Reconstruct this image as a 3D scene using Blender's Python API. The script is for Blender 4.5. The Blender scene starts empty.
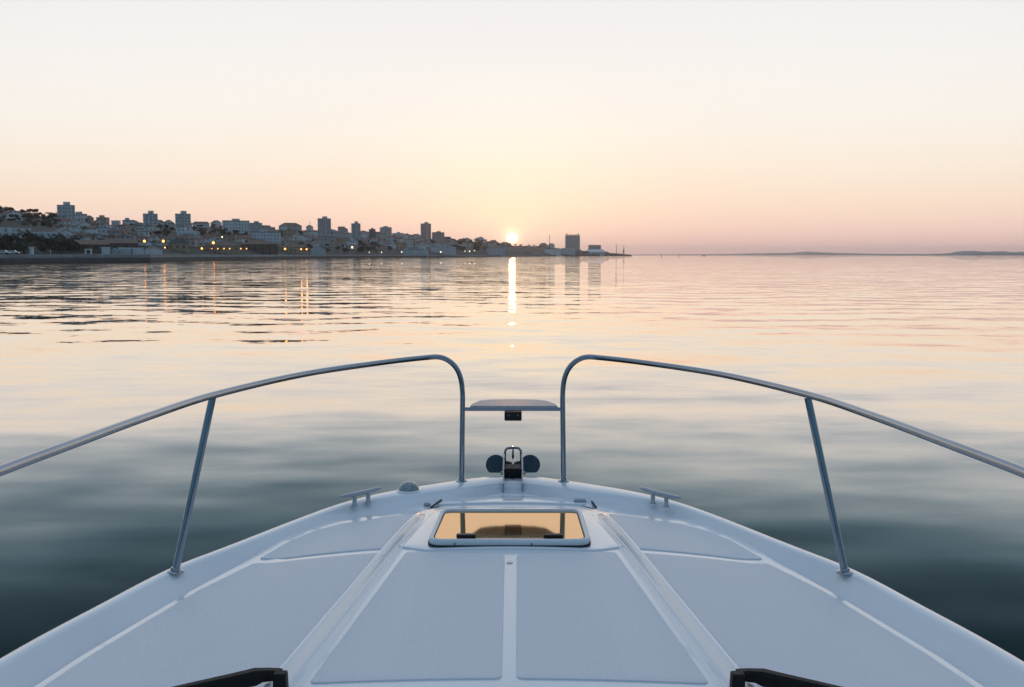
import bpy, math, random
from mathutils import Vector, Matrix
from mathutils.geometry import delaunay_2d_cdt
R = math.radians
rnd = random.Random(11)
scene = bpy.context.scene
col = scene.collection

# ------------------------------------------------------------------ camera
W, H = 1024, 687
LENS = 35.0
F = W * LENS / 36.0
CAMZ = 3.0
HOR = 254.8
PITCH = math.atan((H / 2 - HOR) / F)
cam = bpy.data.cameras.new('camera')
cam.lens = LENS; cam.sensor_width = 36; cam.clip_start = 0.05; cam.clip_end = 40000
camo = bpy.data.objects.new('camera', cam); col.objects.link(camo)
camo.location = (0, 0, CAMZ); camo.rotation_euler = (math.pi / 2 - PITCH, 0, 0)
scene.camera = camo
cP, sP = math.cos(PITCH), math.sin(PITCH)

def ray(px, py):
    u = (px - 512) / F; v = (H / 2 - py) / F
    return Vector((u, cP + v * sP, -sP + v * cP))
def at_z(px, py, z):
    d = ray(px, py); t = (z - CAMZ) / d.z
    return Vector((0, 0, CAMZ)) + d * t
def at_y(px, py, y):
    d = ray(px, py); return Vector((0, 0, CAMZ)) + d * (y / d.y)
def interp(tab, x):
    if x <= tab[0][0]: return tab[0][1]
    for (a, b), (c, d) in zip(tab, tab[1:]):
        if x <= c: return b + (d - b) * (x - a) / (c - a)
    return tab[-1][1]
def smooth(a, b, x):
    t = min(1, max(0, (x - a) / (b - a))); return t * t * (3 - 2 * t)

# ------------------------------------------------------------------ materials
def new_mat(name):
    m = bpy.data.materials.new(name); m.use_nodes = True
    nt = m.node_tree; nt.nodes.clear()
    out = nt.nodes.new('ShaderNodeOutputMaterial')
    return m, nt, out
def N(nt, kind, **kw):
    n = nt.nodes.new(kind)
    for k, v in kw.items():
        if k in n.inputs.keys(): n.inputs[k].default_value = v
        else: setattr(n, k, v)
    return n
def mathn(nt, op, a, b=None, c=None):
    n = nt.nodes.new('ShaderNodeMath'); n.operation = op
    for i, v in enumerate((a, b, c)):
        if v is None: continue
        if hasattr(v, 'links'): nt.links.new(v, n.inputs[i])
        else: n.inputs[i].default_value = v
    return n.outputs[0]
def mixc(nt, f, a, b):
    n = nt.nodes.new('ShaderNodeMix'); n.data_type = 'RGBA'
    for i, v in ((0, f), (6, a), (7, b)):
        if hasattr(v, 'links'): nt.links.new(v, n.inputs[i])
        elif isinstance(v, (tuple, list)): n.inputs[i].default_value = (*v[:3], 1)
        else: n.inputs[i].default_value = v
    return n.outputs[2]
def ramp(nt, fac, stops, mode='LINEAR'):
    n = nt.nodes.new('ShaderNodeValToRGB'); n.color_ramp.interpolation = mode
    el = n.color_ramp.elements
    while len(el) < len(stops): el.new(0.5)
    for e, (p, c) in zip(el, stops):
        e.position = p
        e.color = (*c, 1) if isinstance(c, (tuple, list)) else (c, c, c, 1)
    nt.links.new(fac, n.inputs[0]); return n.outputs[0]

def surface(name, rgb, rough=.5, metal=0, var=.12, scale=4.0, bump=0, bscale=200, spec=.5, coat=0, stretch=None):
    m, nt, out = new_mat(name)
    b = N(nt, 'ShaderNodeBsdfPrincipled', Roughness=rough, Metallic=metal)
    b.inputs['Specular IOR Level'].default_value = spec
    b.inputs['Coat Weight'].default_value = coat
    tc = N(nt, 'ShaderNodeTexCoord')
    vec = tc.outputs['Object']
    if stretch:
        mp = N(nt, 'ShaderNodeMapping'); mp.inputs['Scale'].default_value = stretch
        nt.links.new(vec, mp.inputs[0]); vec = mp.outputs[0]
    n = N(nt, 'ShaderNodeTexNoise', Scale=scale, Detail=5.0, Roughness=.6)
    nt.links.new(vec, n.inputs['Vector'])
    f = ramp(nt, n.outputs[0], [(.3, 0), (.7, 1)])
    lo = tuple(c * (1 - var) for c in rgb); hi = tuple(min(1, c * (1 + var)) for c in rgb)
    nt.links.new(mixc(nt, f, lo, hi), b.inputs['Base Color'])
    nt.links.new(mathn(nt, 'MULTIPLY_ADD', f, .12, rough - .06), b.inputs['Roughness'])
    if bump:
        n2 = N(nt, 'ShaderNodeTexNoise', Scale=bscale, Detail=2.0)
        nt.links.new(tc.outputs['Object'], n2.inputs['Vector'])
        bp = N(nt, 'ShaderNodeBump', Strength=bump, Distance=.002)
        nt.links.new(n2.outputs[0], bp.inputs['Height']); nt.links.new(bp.outputs[0], b.inputs['Normal'])
    nt.links.new(b.outputs[0], out.inputs[0]); return m

M = {}
M['gelcoat'] = surface('white gelcoat', (.80, .795, .80), .22, var=.04, scale=1.6, spec=.8, coat=.45)
M['nonskid'] = surface('nonskid deck paint', (.715, .708, .724), .5, var=.07, scale=160, bump=.7, bscale=300, spec=.75)
M['hullpaint'] = surface('hull paint', (.68, .7, .72), .25, var=.04)
M['steel'] = surface('stainless steel', (.31, .345, .39), .14, 1, var=.06, scale=14)
M['castmetal'] = surface('cast aluminium', (.45, .46, .48), .3, 1, var=.08, scale=20)
M['black'] = surface('black plastic', (.012, .011, .011), .42, var=.2, spec=.35)
M['rubber'] = surface('black rubber', (.010, .010, .011), .6, var=.2, spec=.3)
M['wiper'] = surface('black painted wiper', (.012, .009, .008), .55, var=.25, scale=30, spec=.25)
M['teak'] = surface('weathered teak', (.36, .32, .31), .4, var=.35, scale=20, stretch=(3, 12, 1))
M['anchor'] = surface('painted anchor steel', (.06, .105, .15), .45, 0, var=.2, scale=30)
M['frame'] = surface('hatch frame aluminium', (.68, .70, .72), .35, .05, var=.05)
M['lensdome'] = surface('smoky clear lens', (.22, .25, .27), .08, 0, var=.5, scale=45, spec=.9)
M['gasket'] = surface('dark gasket', (.02, .022, .025), .7)
def bronze():
    m, nt, out = new_mat('bronze tinted acrylic')
    d = N(nt, 'ShaderNodeBsdfDiffuse'); d.inputs[0].default_value = (.30, .13, .06, 1)
    g = N(nt, 'ShaderNodeBsdfGlossy', Roughness=.03); g.inputs[0].default_value = (.90, .61, .36, 1)
    tc = N(nt, 'ShaderNodeTexCoord'); n = N(nt, 'ShaderNodeTexNoise', Scale=60.0, Detail=4.0)
    nt.links.new(tc.outputs['Object'], n.inputs['Vector'])
    nt.links.new(mathn(nt, 'MULTIPLY_ADD', n.outputs[0], .06, .015), g.inputs['Roughness'])
    mx = N(nt, 'ShaderNodeMixShader'); mx.inputs[0].default_value = .82
    nt.links.new(d.outputs[0], mx.inputs[1]); nt.links.new(g.outputs[0], mx.inputs[2])
    nt.links.new(mx.outputs[0], out.inputs[0]); return m
M['bronze'] = bronze()
def darkglass():
    return surface('dark windscreen glass', (.01, .012, .014), .06, var=.1, spec=.5)
M['darkglass'] = darkglass()

def wall_mat(name, rgb, pitch=3.2, win=.4):
    m, nt, out = new_mat(name)
    b = N(nt, 'ShaderNodeBsdfPrincipled', Roughness=.8)
    tc = N(nt, 'ShaderNodeTexCoord'); sx = N(nt, 'ShaderNodeSeparateXYZ')
    nt.links.new(tc.outputs['Object'], sx.inputs[0])
    u = mathn(nt, 'ADD', sx.outputs[0], sx.outputs[1])
    fu = mathn(nt, 'FRACT', mathn(nt, 'DIVIDE', u, pitch)); fz = mathn(nt, 'FRACT', mathn(nt, 'DIVIDE', sx.outputs[2], 3.0))
    wu = mathn(nt, 'LESS_THAN', mathn(nt, 'ABSOLUTE', mathn(nt, 'SUBTRACT', fu, .5)), win * .5)
    wz = mathn(nt, 'LESS_THAN', mathn(nt, 'ABSOLUTE', mathn(nt, 'SUBTRACT', fz, .55)), .24)
    n = N(nt, 'ShaderNodeTexNoise', Scale=.25, Detail=5.0); nt.links.new(tc.outputs['Object'], n.inputs['Vector'])
    f = ramp(nt, n.outputs[0], [(.3, 0), (.7, 1)])
    base = mixc(nt, f, tuple(c * .8 for c in rgb), tuple(min(.8, c * 1.12) for c in rgb))
    nt.links.new(mixc(nt, mathn(nt, 'MULTIPLY', wu, wz), base, tuple(c * .42 for c in rgb)), b.inputs['Base Color'])
    nt.links.new(b.outputs[0], out.inputs[0]); return m
WALLS = {
    'white': wall_mat('white render', (.62, .63, .62), 3.1), 'cream': wall_mat('cream render', (.55, .50, .42), 3.6),
    'pale grey': wall_mat('pale grey concrete', (.54, .56, .57), 2.8), 'ochre': wall_mat('ochre render', (.36, .26, .16), 3.4),
    'pink': wall_mat('pink render', (.46, .33, .29), 3.0), 'grey': wall_mat('grey concrete', (.36, .37, .38), 2.6),
    'brown': wall_mat('brown brick', (.13, .085, .065), 5.0, .3), 'dark grey': wall_mat('dark concrete', (.10, .105, .11), 2.4),
}
PLAIN = {
    'white': surface('plain white render', (.62, .63, .62), .8, var=.1, scale=.3),
    'pale grey': surface('plain pale concrete', (.44, .46, .47), .8, var=.12, scale=.3),
}
ROOFS = {'red': surface('terracotta tiles', (.15, .07, .05), .8, var=.3, scale=1.5),
         'grey': surface('grey roofing', (.16, .165, .17), .8, var=.2, scale=1.),
         'brown': surface('brown tiles', (.14, .085, .06), .8, var=.3, scale=1.5),
         'white': surface('white roofing', (.6, .62, .63), .7, var=.1, scale=.6)}
M['windowglass'] = surface('window glass', (.18, .19, .20), .4, var=.3, spec=.5)
M['quaydark'] = surface('wet algae stone', (.035, .032, .03), .8, var=.5, scale=.4)
M['quaystone'] = surface('pale quay stone', (.26, .265, .265), .85, var=.25, scale=.25)
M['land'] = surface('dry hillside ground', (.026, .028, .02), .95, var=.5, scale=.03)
M['farland'] = surface('far land with painted haze', (.19, .19, .21), .95, var=.3, scale=.01)  # base colour paled so the distant land fades, haze painted in
M['rock'] = surface('dark breakwater rock', (.06, .058, .055), .95, var=.5, scale=.5)
M['bark'] = surface('bark', (.07, .05, .035), .9, var=.3)
M['pole'] = surface('painted lamp pole', (.16, .16, .165), .5, .3)
M['carwhite'] = surface('white car paint', (.6, .62, .65), .25, var=.03, coat=.5)
M['carblue'] = surface('blue car paint', (.07, .12, .22), .25, var=.05, coat=.5)
M['cloth'] = surface('pale cloth', (.45, .45, .45), .9)
M['skin'] = surface('skin', (.4, .25, .18), .6)
M['crane'] = surface('grey crane paint', (.12, .12, .13), .6)
M['red'] = surface('red buoy paint', (.4, .06, .04), .5)
def leafmat(name, rgb):
    m, nt, out = new_mat(name)
    b = N(nt, 'ShaderNodeBsdfPrincipled', Roughness=.75); b.inputs['Specular IOR Level'].default_value = .25
    g = N(nt, 'ShaderNodeNewGeometry')
    f = g.outputs['Random Per Island']
    nt.links.new(mixc(nt, f, tuple(c * .6 for c in rgb), tuple(c * 1.5 for c in rgb)), b.inputs['Base Color'])
    nt.links.new(b.outputs[0], out.inputs[0]); return m
LEAF = [leafmat('dark foliage', (.022, .036, .022)), leafmat('olive foliage', (.034, .046, .027)), leafmat('pine foliage', (.018, .031, .022))]
def lampmat(name, rgb, s):
    m, nt, out = new_mat(name); e = N(nt, 'ShaderNodeEmission', Strength=s); e.inputs[0].default_value = (*rgb, 1)
    nt.links.new(e.outputs[0], out.inputs[0]); return m
M['sodium'] = lampmat('sodium lamp', (1, .32, .055), 9)
M['sodiumsmall'] = lampmat('small sodium lamp', (1, .36, .07), 4)
M['whitelamp'] = lampmat('white lamp', (1, .86, .6), 2)

# ------------------------------------------------------------------ mesh builder
class MB:
    def __init__(self): self.v = []; self.f = []
    def add(self, vs, fs):
        o = len(self.v); self.v += [tuple(p) for p in vs]; self.f += [tuple(i + o for i in f) for f in fs]
    def box(self, c, s, rot=None, taper=1.0):
        x, y, z = (a / 2 for a in s)
        vs = [Vector((sx * x * (taper if sz > 0 else 1), sy * y * (taper if sz > 0 else 1), sz * z)) for sz in (-1, 1) for sy in (-1, 1) for sx in (-1, 1)]
        if rot is not None: vs = [rot @ p for p in vs]
        self.add([p + Vector(c) for p in vs], [(0, 2, 3, 1), (4, 5, 7, 6), (0, 1, 5, 4), (2, 6, 7, 3), (0, 4, 6, 2), (1, 3, 7, 5)])
    def tube(self, pts, r, n=14, caps=True):
        pts = [Vector(p) for p in pts]; rs = r if isinstance(r, (list, tuple)) else [r] * len(pts)
        t0 = (pts[1] - pts[0]).normalized()
        up = Vector((0, 0, 1)) if abs(t0.z) < .9 else Vector((1, 0, 0))
        a = t0.cross(up).normalized(); vs = []; k = len(pts)
        for i, p in enumerate(pts):
            t = ((pts[min(i + 1, k - 1)] - p).normalized() + (p - pts[max(i - 1, 0)]).normalized()).normalized()
            a = (a - t * a.dot(t)).normalized(); b = t.cross(a)
            vs += [p + (a * math.cos(2 * math.pi * j / n) + b * math.sin(2 * math.pi * j / n)) * rs[i] for j in range(n)]
        fs = [(i * n + j, i * n + (j + 1) % n, (i + 1) * n + (j + 1) % n, (i + 1) * n + j) for i in range(k - 1) for j in range(n)]
        if caps: fs += [tuple(range(n - 1, -1, -1)), tuple(range((k - 1) * n, k * n))]
        self.add(vs, fs)
    def lathe(self, c, prof, n=24, axis='z', cap=True):
        vs = []
        for r, h in prof:
            for j in range(n):
                a = 2 * math.pi * j / n; q = (r * math.cos(a), r * math.sin(a), h)
                if axis == 'y': q = (q[0], q[2], q[1])
                if axis == 'x': q = (q[2], q[0], q[1])
                vs.append(Vector(c) + Vector(q))
        k = len(prof)
        fs = [(i * n + j, i * n + (j + 1) % n, (i + 1) * n + (j + 1) % n, (i + 1) * n + j) for i in range(k - 1) for j in range(n)]
        if cap: fs += [tuple(range(n - 1, -1, -1)), tuple(range((k - 1) * n, k * n))]
        self.add(vs, fs)
    def prism(self, poly, vec):
        n = len(poly); v = Vector(vec); p = [Vector(q) for q in poly]
        self.add(p + [q + v for q in p], [tuple(range(n - 1, -1, -1)), tuple(range(n, 2 * n))] + [(i, (i + 1) % n, n + (i + 1) % n, n + i) for i in range(n)])
    def loft(self, rings, closed=True):
        n = len(rings[0]); o = []
        for r in rings: o += r
        m = n if closed else n - 1
        self.add(o, [(i * n + j, i * n + (j + 1) % n, (i + 1) * n + (j + 1) % n, (i + 1) * n + j) for i in range(len(rings) - 1) for j in range(m)])
    def build(self, name, m, parent=None, smoothing=35, fix=True, bevel=0):
        me = bpy.data.meshes.new(name); me.from_pydata(self.v, [], self.f); me.update()
        if fix:
            import bmesh
            bm = bmesh.new(); bm.from_mesh(me)
            bmesh.ops.remove_doubles(bm, verts=bm.verts, dist=1e-5)
            bmesh.ops.recalc_face_normals(bm, faces=bm.faces); bm.to_mesh(me); bm.free()
        if smoothing:
            me.polygons.foreach_set('use_smooth', [True] * len(me.polygons)); me.set_sharp_from_angle(angle=R(smoothing))
        me.materials.append(m)
        o = bpy.data.objects.new(name, me); col.objects.link(o)
        if parent: o.parent = parent
        if bevel:
            b = o.modifiers.new('bevel', 'BEVEL'); b.width = bevel; b.segments = 2; b.limit_method = 'ANGLE'
        return o

TOP = []   # (object, pixel x) of things whose labels may need telling apart
def tag(o, label=None, cat=None, group=None, kind=None, x=None):
    if label: o['label'] = label
    if cat: o['category'] = cat
    if group: o['group'] = group
    if kind: o['kind'] = kind
    if x is not None: TOP.append((o, x))
    return o
def empty(name, loc, rz=0):
    o = bpy.data.objects.new(name, None); col.objects.link(o); o.location = loc; o.rotation_euler = (0, 0, rz); o.empty_display_size = .1
    return o
def copy_tree(src, kids):
    c = src.copy(); col.objects.link(c)
    for k in kids.get(src.name, ()):
        d = k.copy(); col.objects.link(d); d.parent = c
    return c

def catmull(pts, n=8):
    pts = [Vector(p) for p in pts]; out = []
    P = [pts[0] * 2 - pts[1]] + pts + [pts[-1] * 2 - pts[-2]]
    for i in range(1, len(P) - 2):
        a, b, c, d = P[i - 1:i + 3]
        for k in range(n):
            t = k / n
            out.append(.5 * ((2 * b) + (c - a) * t + (2 * a - 5 * b + 4 * c - d) * t * t + (3 * b - a - 3 * c + d) * t ** 3))
    out.append(pts[-1]); return out

# ------------------------------------------------------------------ MOTORBOAT
ZG = 1.9
boat = empty('motorboat', (-.0143, 0, 0), -.0029)
tag(boat, 'white motorboat foredeck with steel bow rails, deck hatch and grey nonskid panels', 'motorboat')
edge_px = [(0, 659.5), (101, 605), (167, 570), (227, 547), (303, 517), (348, 501.5), (394, 491), (434, 484.5), (462, 480.3), (487, 477.3)]
half = [(1.66, -1.3), (1.64, -.3), (1.60, .7), (1.51, 1.8)]
for px, py in edge_px:
    q = at_z(px, py, ZG); half.append((-q.x, q.y))
half.append((0, at_z(512, 476.3, ZG).y))
tip = half[-1][1]
hp = catmull([Vector((a, b, 0)) for a, b in half[:-1]] + [Vector((0, tip, 0))], 10)
# smooth the outline a little
def relax(p, n):
    for _ in range(n):
        p = [p[0]] + [(p[i - 1] + p[i] * 2 + (p[i + 1] if i + 1 < len(p) else Vector((-p[i - 1].x, p[i - 1].y, 0)))) / 4 for i in range(1, len(p))]
        p[-1].x = 0
    return p
hp = relax(hp, 14)
def inward(i, d):
    a = hp[max(i - 1, 0)]; b = hp[i + 1] if i + 1 < len(hp) else Vector((-hp[i - 1].x, hp[i - 1].y, 0))
    t = (b - a).normalized(); n = Vector((-t.y, t.x, 0))
    q = hp[i] + n * d
    if i + 1 == len(hp): q.x = 0
    return q
DT = .245
rim = [inward(i, DT) for i in range(len(hp))]
for p in rim: p.x = max(p.x, 0)
rtab = sorted([(p.y, p.x) for p in rim])
rtip = rim[-1].y
def step_h(y): return .045 * (1 - smooth(4.05, 4.4, y))
def rim_floor(y): return -.092 + .056 * smooth(4.05, 4.5, y)
def deck_z(x, y):
    w = max(interp(rtab, min(y, rtip)), .02)
    a = .06 * smooth(0, .9, w)
    return ZG + rim_floor(y) + a * .5 * max(0, 1 - (x / w) ** 2)
ROOF = .078
def floor_z(x, y): return deck_z(x, y)
def roof_z(x, y):
    w = max(interp(rtab, min(y, rtip)), .02)
    return ZG - .02 + .06 * smooth(0, .9, w) * max(0, 1 - (x / w) ** 2)
def on_deck(px, py, lift=0, roof=True):
    z = ZG
    for _ in range(12):
        q = at_z(px, py, z + lift); z = roof_z(q.x, q.y) if roof else deck_z(q.x, q.y)
    return q
def prof(y, f=0):
    s = smooth(4.25, 4.8, y); lip = .048 + .115 * s; run = .085 - .05 * s
    top = .007
    return [(0, 0), (.010, .005), (.022, top), (lip, top), (lip + .008, top - .004), (lip + .015, top - .012)] + \
        [(lip + .015 + run * t, (top - .012) + (f + .008 - top + .012) * t) for t in (.33, .66, 1)] + [(lip + .025 + run, f + .003), (max(.2, lip + .04 + run), f), (.245, f)]
PROF = prof(0)
m = MB()
full = []
def ring(fn):
    r = [fn(i, 1) for i in range(len(hp))] + [fn(i, -1) for i in range(len(hp) - 2, -1, -1)]
    return r
def dr(k):
    def fn(i, s):
        d, z = prof(hp[i].y, rim_floor(inward(i, .2).y))[k]; q = inward(i, d); return Vector((max(q.x, 0) * s, q.y, ZG + z))
    return fn
rings = [ring(dr(k)) for k in range(len(PROF))]
m.loft(rings, closed=False)
MX = 48; rows = []
for i in range(len(hp)):
    p = rim[i]
    rows.append([Vector((p.x * (1 - 2 * j / MX), p.y, deck_z(p.x * (1 - 2 * j / MX), p.y))) for j in range(MX + 1)])
m.loft(rows, closed=False)
deck = m.build('deck', M['gelcoat'], boat, 50)
# hull sides down to the water
m = MB(); lv = [(0, 0, 1, 0), (-.012, -.02, 1, 0), (-.02, -.05, 1, 0), (-.012, -.09, 1, 0), (0.0, -.12, 1, 0), (.1, -.6, .97, .15), (.22, -1.2, .92, .4), (.3, -1.9, .86, .7), (.42, -2.35, .7, 1.0)]
rings = []
for d, z, sx, pull in lv:
    def fn(i, s, d=d, z=z, sx=sx, pull=pull):
        q = inward(i, d); t = smooth(0, tip, q.y)
        return Vector((max(q.x, 0) * sx * s, q.y - pull * t, ZG + z))
    rings.append(ring(fn))
m.loft(rings, closed=False)
m.add([rings[0][0], rings[0][-1], rings[-1][-1], rings[-1][0]], [(0, 1, 2, 3)])
hull = m.build('hull', M['hullpaint'], boat, 40)

def rounded(poly, r, n=5):
    out = []; k = len(poly)
    for i in range(k):
        p = Vector(poly[i][:2]); a = Vector(poly[i - 1][:2]); b = Vector(poly[(i + 1) % k][:2])
        u = (a - p); v = (b - p); rr = min(r, u.length * .45, v.length * .45)
        u.normalize(); v.normalize()
        if u.dot(v) < -.97: out.append(p); continue
        s, e = p + u * rr, p + v * rr
        for j in range(n + 1):
            t = j / n; out.append(s * (1 - t) ** 2 + p * 2 * t * (1 - t) + e * t * t)
    return out
def sheet(name, poly, lift, mat, parent, r=.04, step=.06, skirt=.004, zf=roof_z, drop=.004):
    poly = rounded(poly, r); n = len(poly)
    dense = []
    for i in range(n):
        a, b = poly[i], poly[(i + 1) % n]; k = max(1, int((b - a).length / .05))
        dense += [a + (b - a) * (j / k) for j in range(k)]
    poly = dense; n = len(poly)
    xs = [p.x for p in poly]; ys = [p.y for p in poly]
    def inside(x, y):
        c = False; j = n - 1
        for i in range(n):
            if (poly[i].y > y) != (poly[j].y > y) and x < (poly[j].x - poly[i].x) * (y - poly[i].y) / (poly[j].y - poly[i].y) + poly[i].x: c = not c
            j = i
        return c
    pts = list(poly); x = min(xs) + step * .5
    while x < max(xs):
        y = min(ys) + step * .5
        while y < max(ys):
            if inside(x, y) and min((Vector((x, y)) - p).length for p in poly) > .025: pts.append(Vector((x, y)))
            y += step
        x += step
    vo, eo, fo, *_ = delaunay_2d_cdt(pts, [], [list(range(n))], 1, 1e-6)
    mb = MB(); mb.add([Vector((p.x, p.y, zf(p.x, p.y) + lift)) for p in vo], [tuple(f) for f in fo])
    area = sum(poly[i - 1].x * poly[i].y - poly[i].x * poly[i - 1].y for i in range(n)); sg = 1 if area > 0 else -1
    nor = []
    for i in range(n):
        t = (poly[(i + 1) % n] - poly[i - 1]).normalized(); nor.append(Vector((t.y, -t.x)) * sg)
    def rg(f, g): return [Vector((p.x + q.x * skirt * f, p.y + q.y * skirt * f, zf(p.x, p.y) + lift - (lift + drop) * g)) for p, q in zip(poly, nor)]
    mb.loft([rg(0, 0), rg(.3, .03), rg(.55, .13), rg(.75, .32), rg(1, 1)])
    return mb.build(name, mat, parent, 50)
def dk(px, py): q = on_deck(px, py); return (q.x, q.y)
def mirror(poly): return [(-x, y) for x, y in poly][::-1]
# coachroof moulding: a raised sheet of gelcoat over the foredeck
line_px = [(192, 591.5), (247, 561.5), (283, 539), (310, 528.5), (336, 520.5), (380, 514), (419, 509.8), (440, 508), (470, 507.2), (512, 507)]
lp = [dk(px, py) for px, py in line_px]
def aftx(y): return lp[0][0] - (interp(rtab, y) - interp(rtab, lp[0][1]))
lp = [(aftx(y), y) for y in (1.55, 2.0, 2.4, 2.7, 2.95)] + lp
sheet('coachroof', lp + [(-x, y) for x, y in lp[:-1]][::-1], 0, M['gelcoat'], boat, .02, .07, .03, drop=ROOF + .006)
def off(p, dx, dy): return (p[0] + dx, p[1] + dy)
L_ = {k: v for k, v in zip(range(len(lp)), lp)}
seamL = dk(251, 563.5); seamR = dk(381, 553.5)
aft = [off(p, .028, 0) for p in lp[:6]] + [off(seamL, .018, -.012), off(seamR, 0, -.004)]
inn = [dk(384, 549.5), dk(340, 608), dk(291, 665)]
dxy = Vector(inn[2]) - Vector(inn[0]); dxy = dxy / abs(dxy.y)
aft += [inn[1], inn[2], (inn[2][0] + dxy.x * (inn[2][1] - 1.55), 1.55)]
fore = [dk(261, 559.3), dk(293, 541), dk(317, 531.3), dk(342, 524.6), dk(382, 518.2), dk(414, 514.4), dk(385, 549)]
cen = [dk(408, 553), dk(505, 555.5), dk(503.5, 679), dk(313, 684)]
for P in (aft, mirror(aft)): sheet('nonskid_panel', P, .004, M['nonskid'], boat, .012)
for P in (fore, mirror(fore)): sheet('nonskid_panel', P, .004, M['nonskid'], boat, .012)
for P in (cen, mirror(cen)): sheet('nonskid_panel', P, .004, M['nonskid'], boat, .018)
# anchor locker lid, flush white with slight seam
fk = lambda px, py: tuple(on_deck(px, py, 0, False)[:2])
lid = [fk(436, 505.5), fk(451, 499.5), fk(470, 498), fk(512, 497.5), fk(554, 498), fk(575, 499.5), fk(588, 505.5)]
lock = sheet('locker_lid', lid, .008, M['gelcoat'], boat, .03, zf=floor_z)
for pa, pb in (((431.5, 507.3), (446, 497)), ((589, 497.5), (596.5, 507.5))):
    m = MB(); q = [on_deck(pa[0] + (pb[0] - pa[0]) * t / 4, pa[1] + (pb[1] - pa[1]) * t / 4, .010, False) for t in range(5)]
    m.tube(q, .0045, 8); h = m.build('hinge', M['gasket'], lock)
for px, py in ((542, 493.3), (480, 493.5)):
    c = on_deck(px, py, 0, False); m = MB(); m.lathe((c.x, c.y, deck_z(c.x, c.y) + .004), [(.030, -.01), (.030, .005), (.024, .006), (.019, .001)], 24)
    m.build('deck_fitting', M['black'] if px > 512 else M['castmetal'], boat)
c = on_deck(580, 503, 0, False); m = MB(); m.box((c.x, c.y, c.z + .012), (.055, .03, .012)); m.build('latch', M['steel'], lock, bevel=.003)
c = on_deck(427.5, 507, 0, False); m = MB(); m.box((c.x, c.y + .01, c.z + .01), (.03, .02, .012)); m.build('latch', M['steel'], lock, bevel=.003)
# longitudinal ridges moulded in the deck
def ridge(s):
    A = [on_deck(420.5, 514), on_deck(387, 550), on_deck(342, 604), on_deck(289, 667)]
    B = [on_deck(433, 517), on_deck(407, 546), on_deck(372, 594), on_deck(308, 683)]
    ys = [4.07, 3.6, 3.0, 2.5, 1.6]
    def line(L):
        t = sorted([(p.y, p.x) for p in L])
        e = (t[1][1] - t[0][1]) / (t[1][0] - t[0][0])
        return lambda y: interp(t, y) if y > t[0][0] else t[0][1] + e * (y - t[0][0])
    la, lb = line(A), line(B); rings = []
    for k in range(27):
        y = 4.16 - k * .1
        a, b = la(y), lb(y); hgt = .036 * smooth(4.17, 4.0, y)
        # asymmetric rounded section: broad shoulder outboard, slope and small lip inboard
        sec = [(0, 0), (.04, .55), (.10, .9), (.18, 1.03), (.27, 1.0), (.36, .78), (.47, .36), (.57, .06), (.74, .03), (.80, .24), (.86, .30), (.92, .22), (1.0, 0)]
        rings.append([Vector((s * (a + (b - a) * u), y, roof_z(a + (b - a) * u, y) - .003 + hgt * v)) for u, v in sec])
    m = MB(); m.loft(rings, closed=False); return m.build('deck_ridge', M['gelcoat'], boat, 60)
ridge(1); ridge(-1)

sheet('hatch_surround', [dk(400, 547.5), dk(428, 551.3), dk(596, 551.3), dk(624, 547.5), dk(588, 512.5), dk(436, 512.5)], .006, M['gelcoat'], boat, .02)
# hatch
hz = roof_z(0, 3.75) + .007
hc = [at_z(428.5, 546.5, hz), at_z(592, 546.5, hz), at_z(582, 508, hz + .025), at_z(441.5, 508, hz + .025)]
hp4 = [(q.x, q.y) for q in hc]
def inset(poly, d):
    c = sum((Vector(p) for p in poly), Vector((0, 0))) / len(poly)
    return [tuple(Vector(p) + Vector((d if p[0] < c.x else -d, d if p[1] < c.y else -d))) for p in poly]
def rr(d, z, r=.055): return [Vector((p.x, p.y, z)) for p in rounded(inset(hp4, d), max(r - d, .012), 8)]
m = MB(); m.loft([rr(-.004, hz - .02, .055), rr(-.004, hz + .004, .055), rr(.004, hz + .004)]); hatch = m.build('hatch', M['gasket'], boat)
m = MB(); m.loft([rr(.001, hz + .003), rr(0, hz + .014), rr(.003, hz + .022), rr(.007, hz + .025), rr(.014, hz + .025), rr(.017, hz + .023), rr(.017, hz + .008)])
fr = m.build('frame', M['frame'], hatch, 60)
yc_ = (hp4[0][1] + hp4[2][1]) / 2; TILT = math.tan(R(.85))
def tilt(ring): return [Vector((p.x, p.y, p.z - (p.y - yc_) * TILT)) for p in ring]
m = MB(); g = tilt(rr(.0165, hz + .0145)); n_ = len(g); m.add(g, [tuple(range(n_))]); m.build('dark_seal', M['gasket'], hatch)
m = MB(); g = tilt(rr(.021, hz + .0155)); g2 = tilt(rr(.0225, hz + .0195)); m.loft([g, g2]); m.add(g2, [tuple(range(n_))]); m.build('glass', M['bronze'], hatch, 30)
for px in (466.5, 555):
    c = at_z(px, 538, hz + .036); m = MB()
    m.box((c.x, hp4[0][1] + .042, hz + .0290), (.072, .026, .011)); m.build('latch', M['black'], hatch, bevel=.004)
for px in (455, 533):
    c0 = at_z(px, 545, hz + .02); m = MB(); m.box((c0.x, hp4[0][1] - .0005, hz + .008), (.003, .003, .012)); m.build('frame_joint', M['gasket'], hatch)
c = on_deck(511, 563); m = MB(); m.lathe((c.x, c.y, roof_z(c.x, c.y)), [(.011, -.002), (.011, .002), (.008, .003)], 20); m.build('deck_stud', M['castmetal'], boat)

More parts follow.
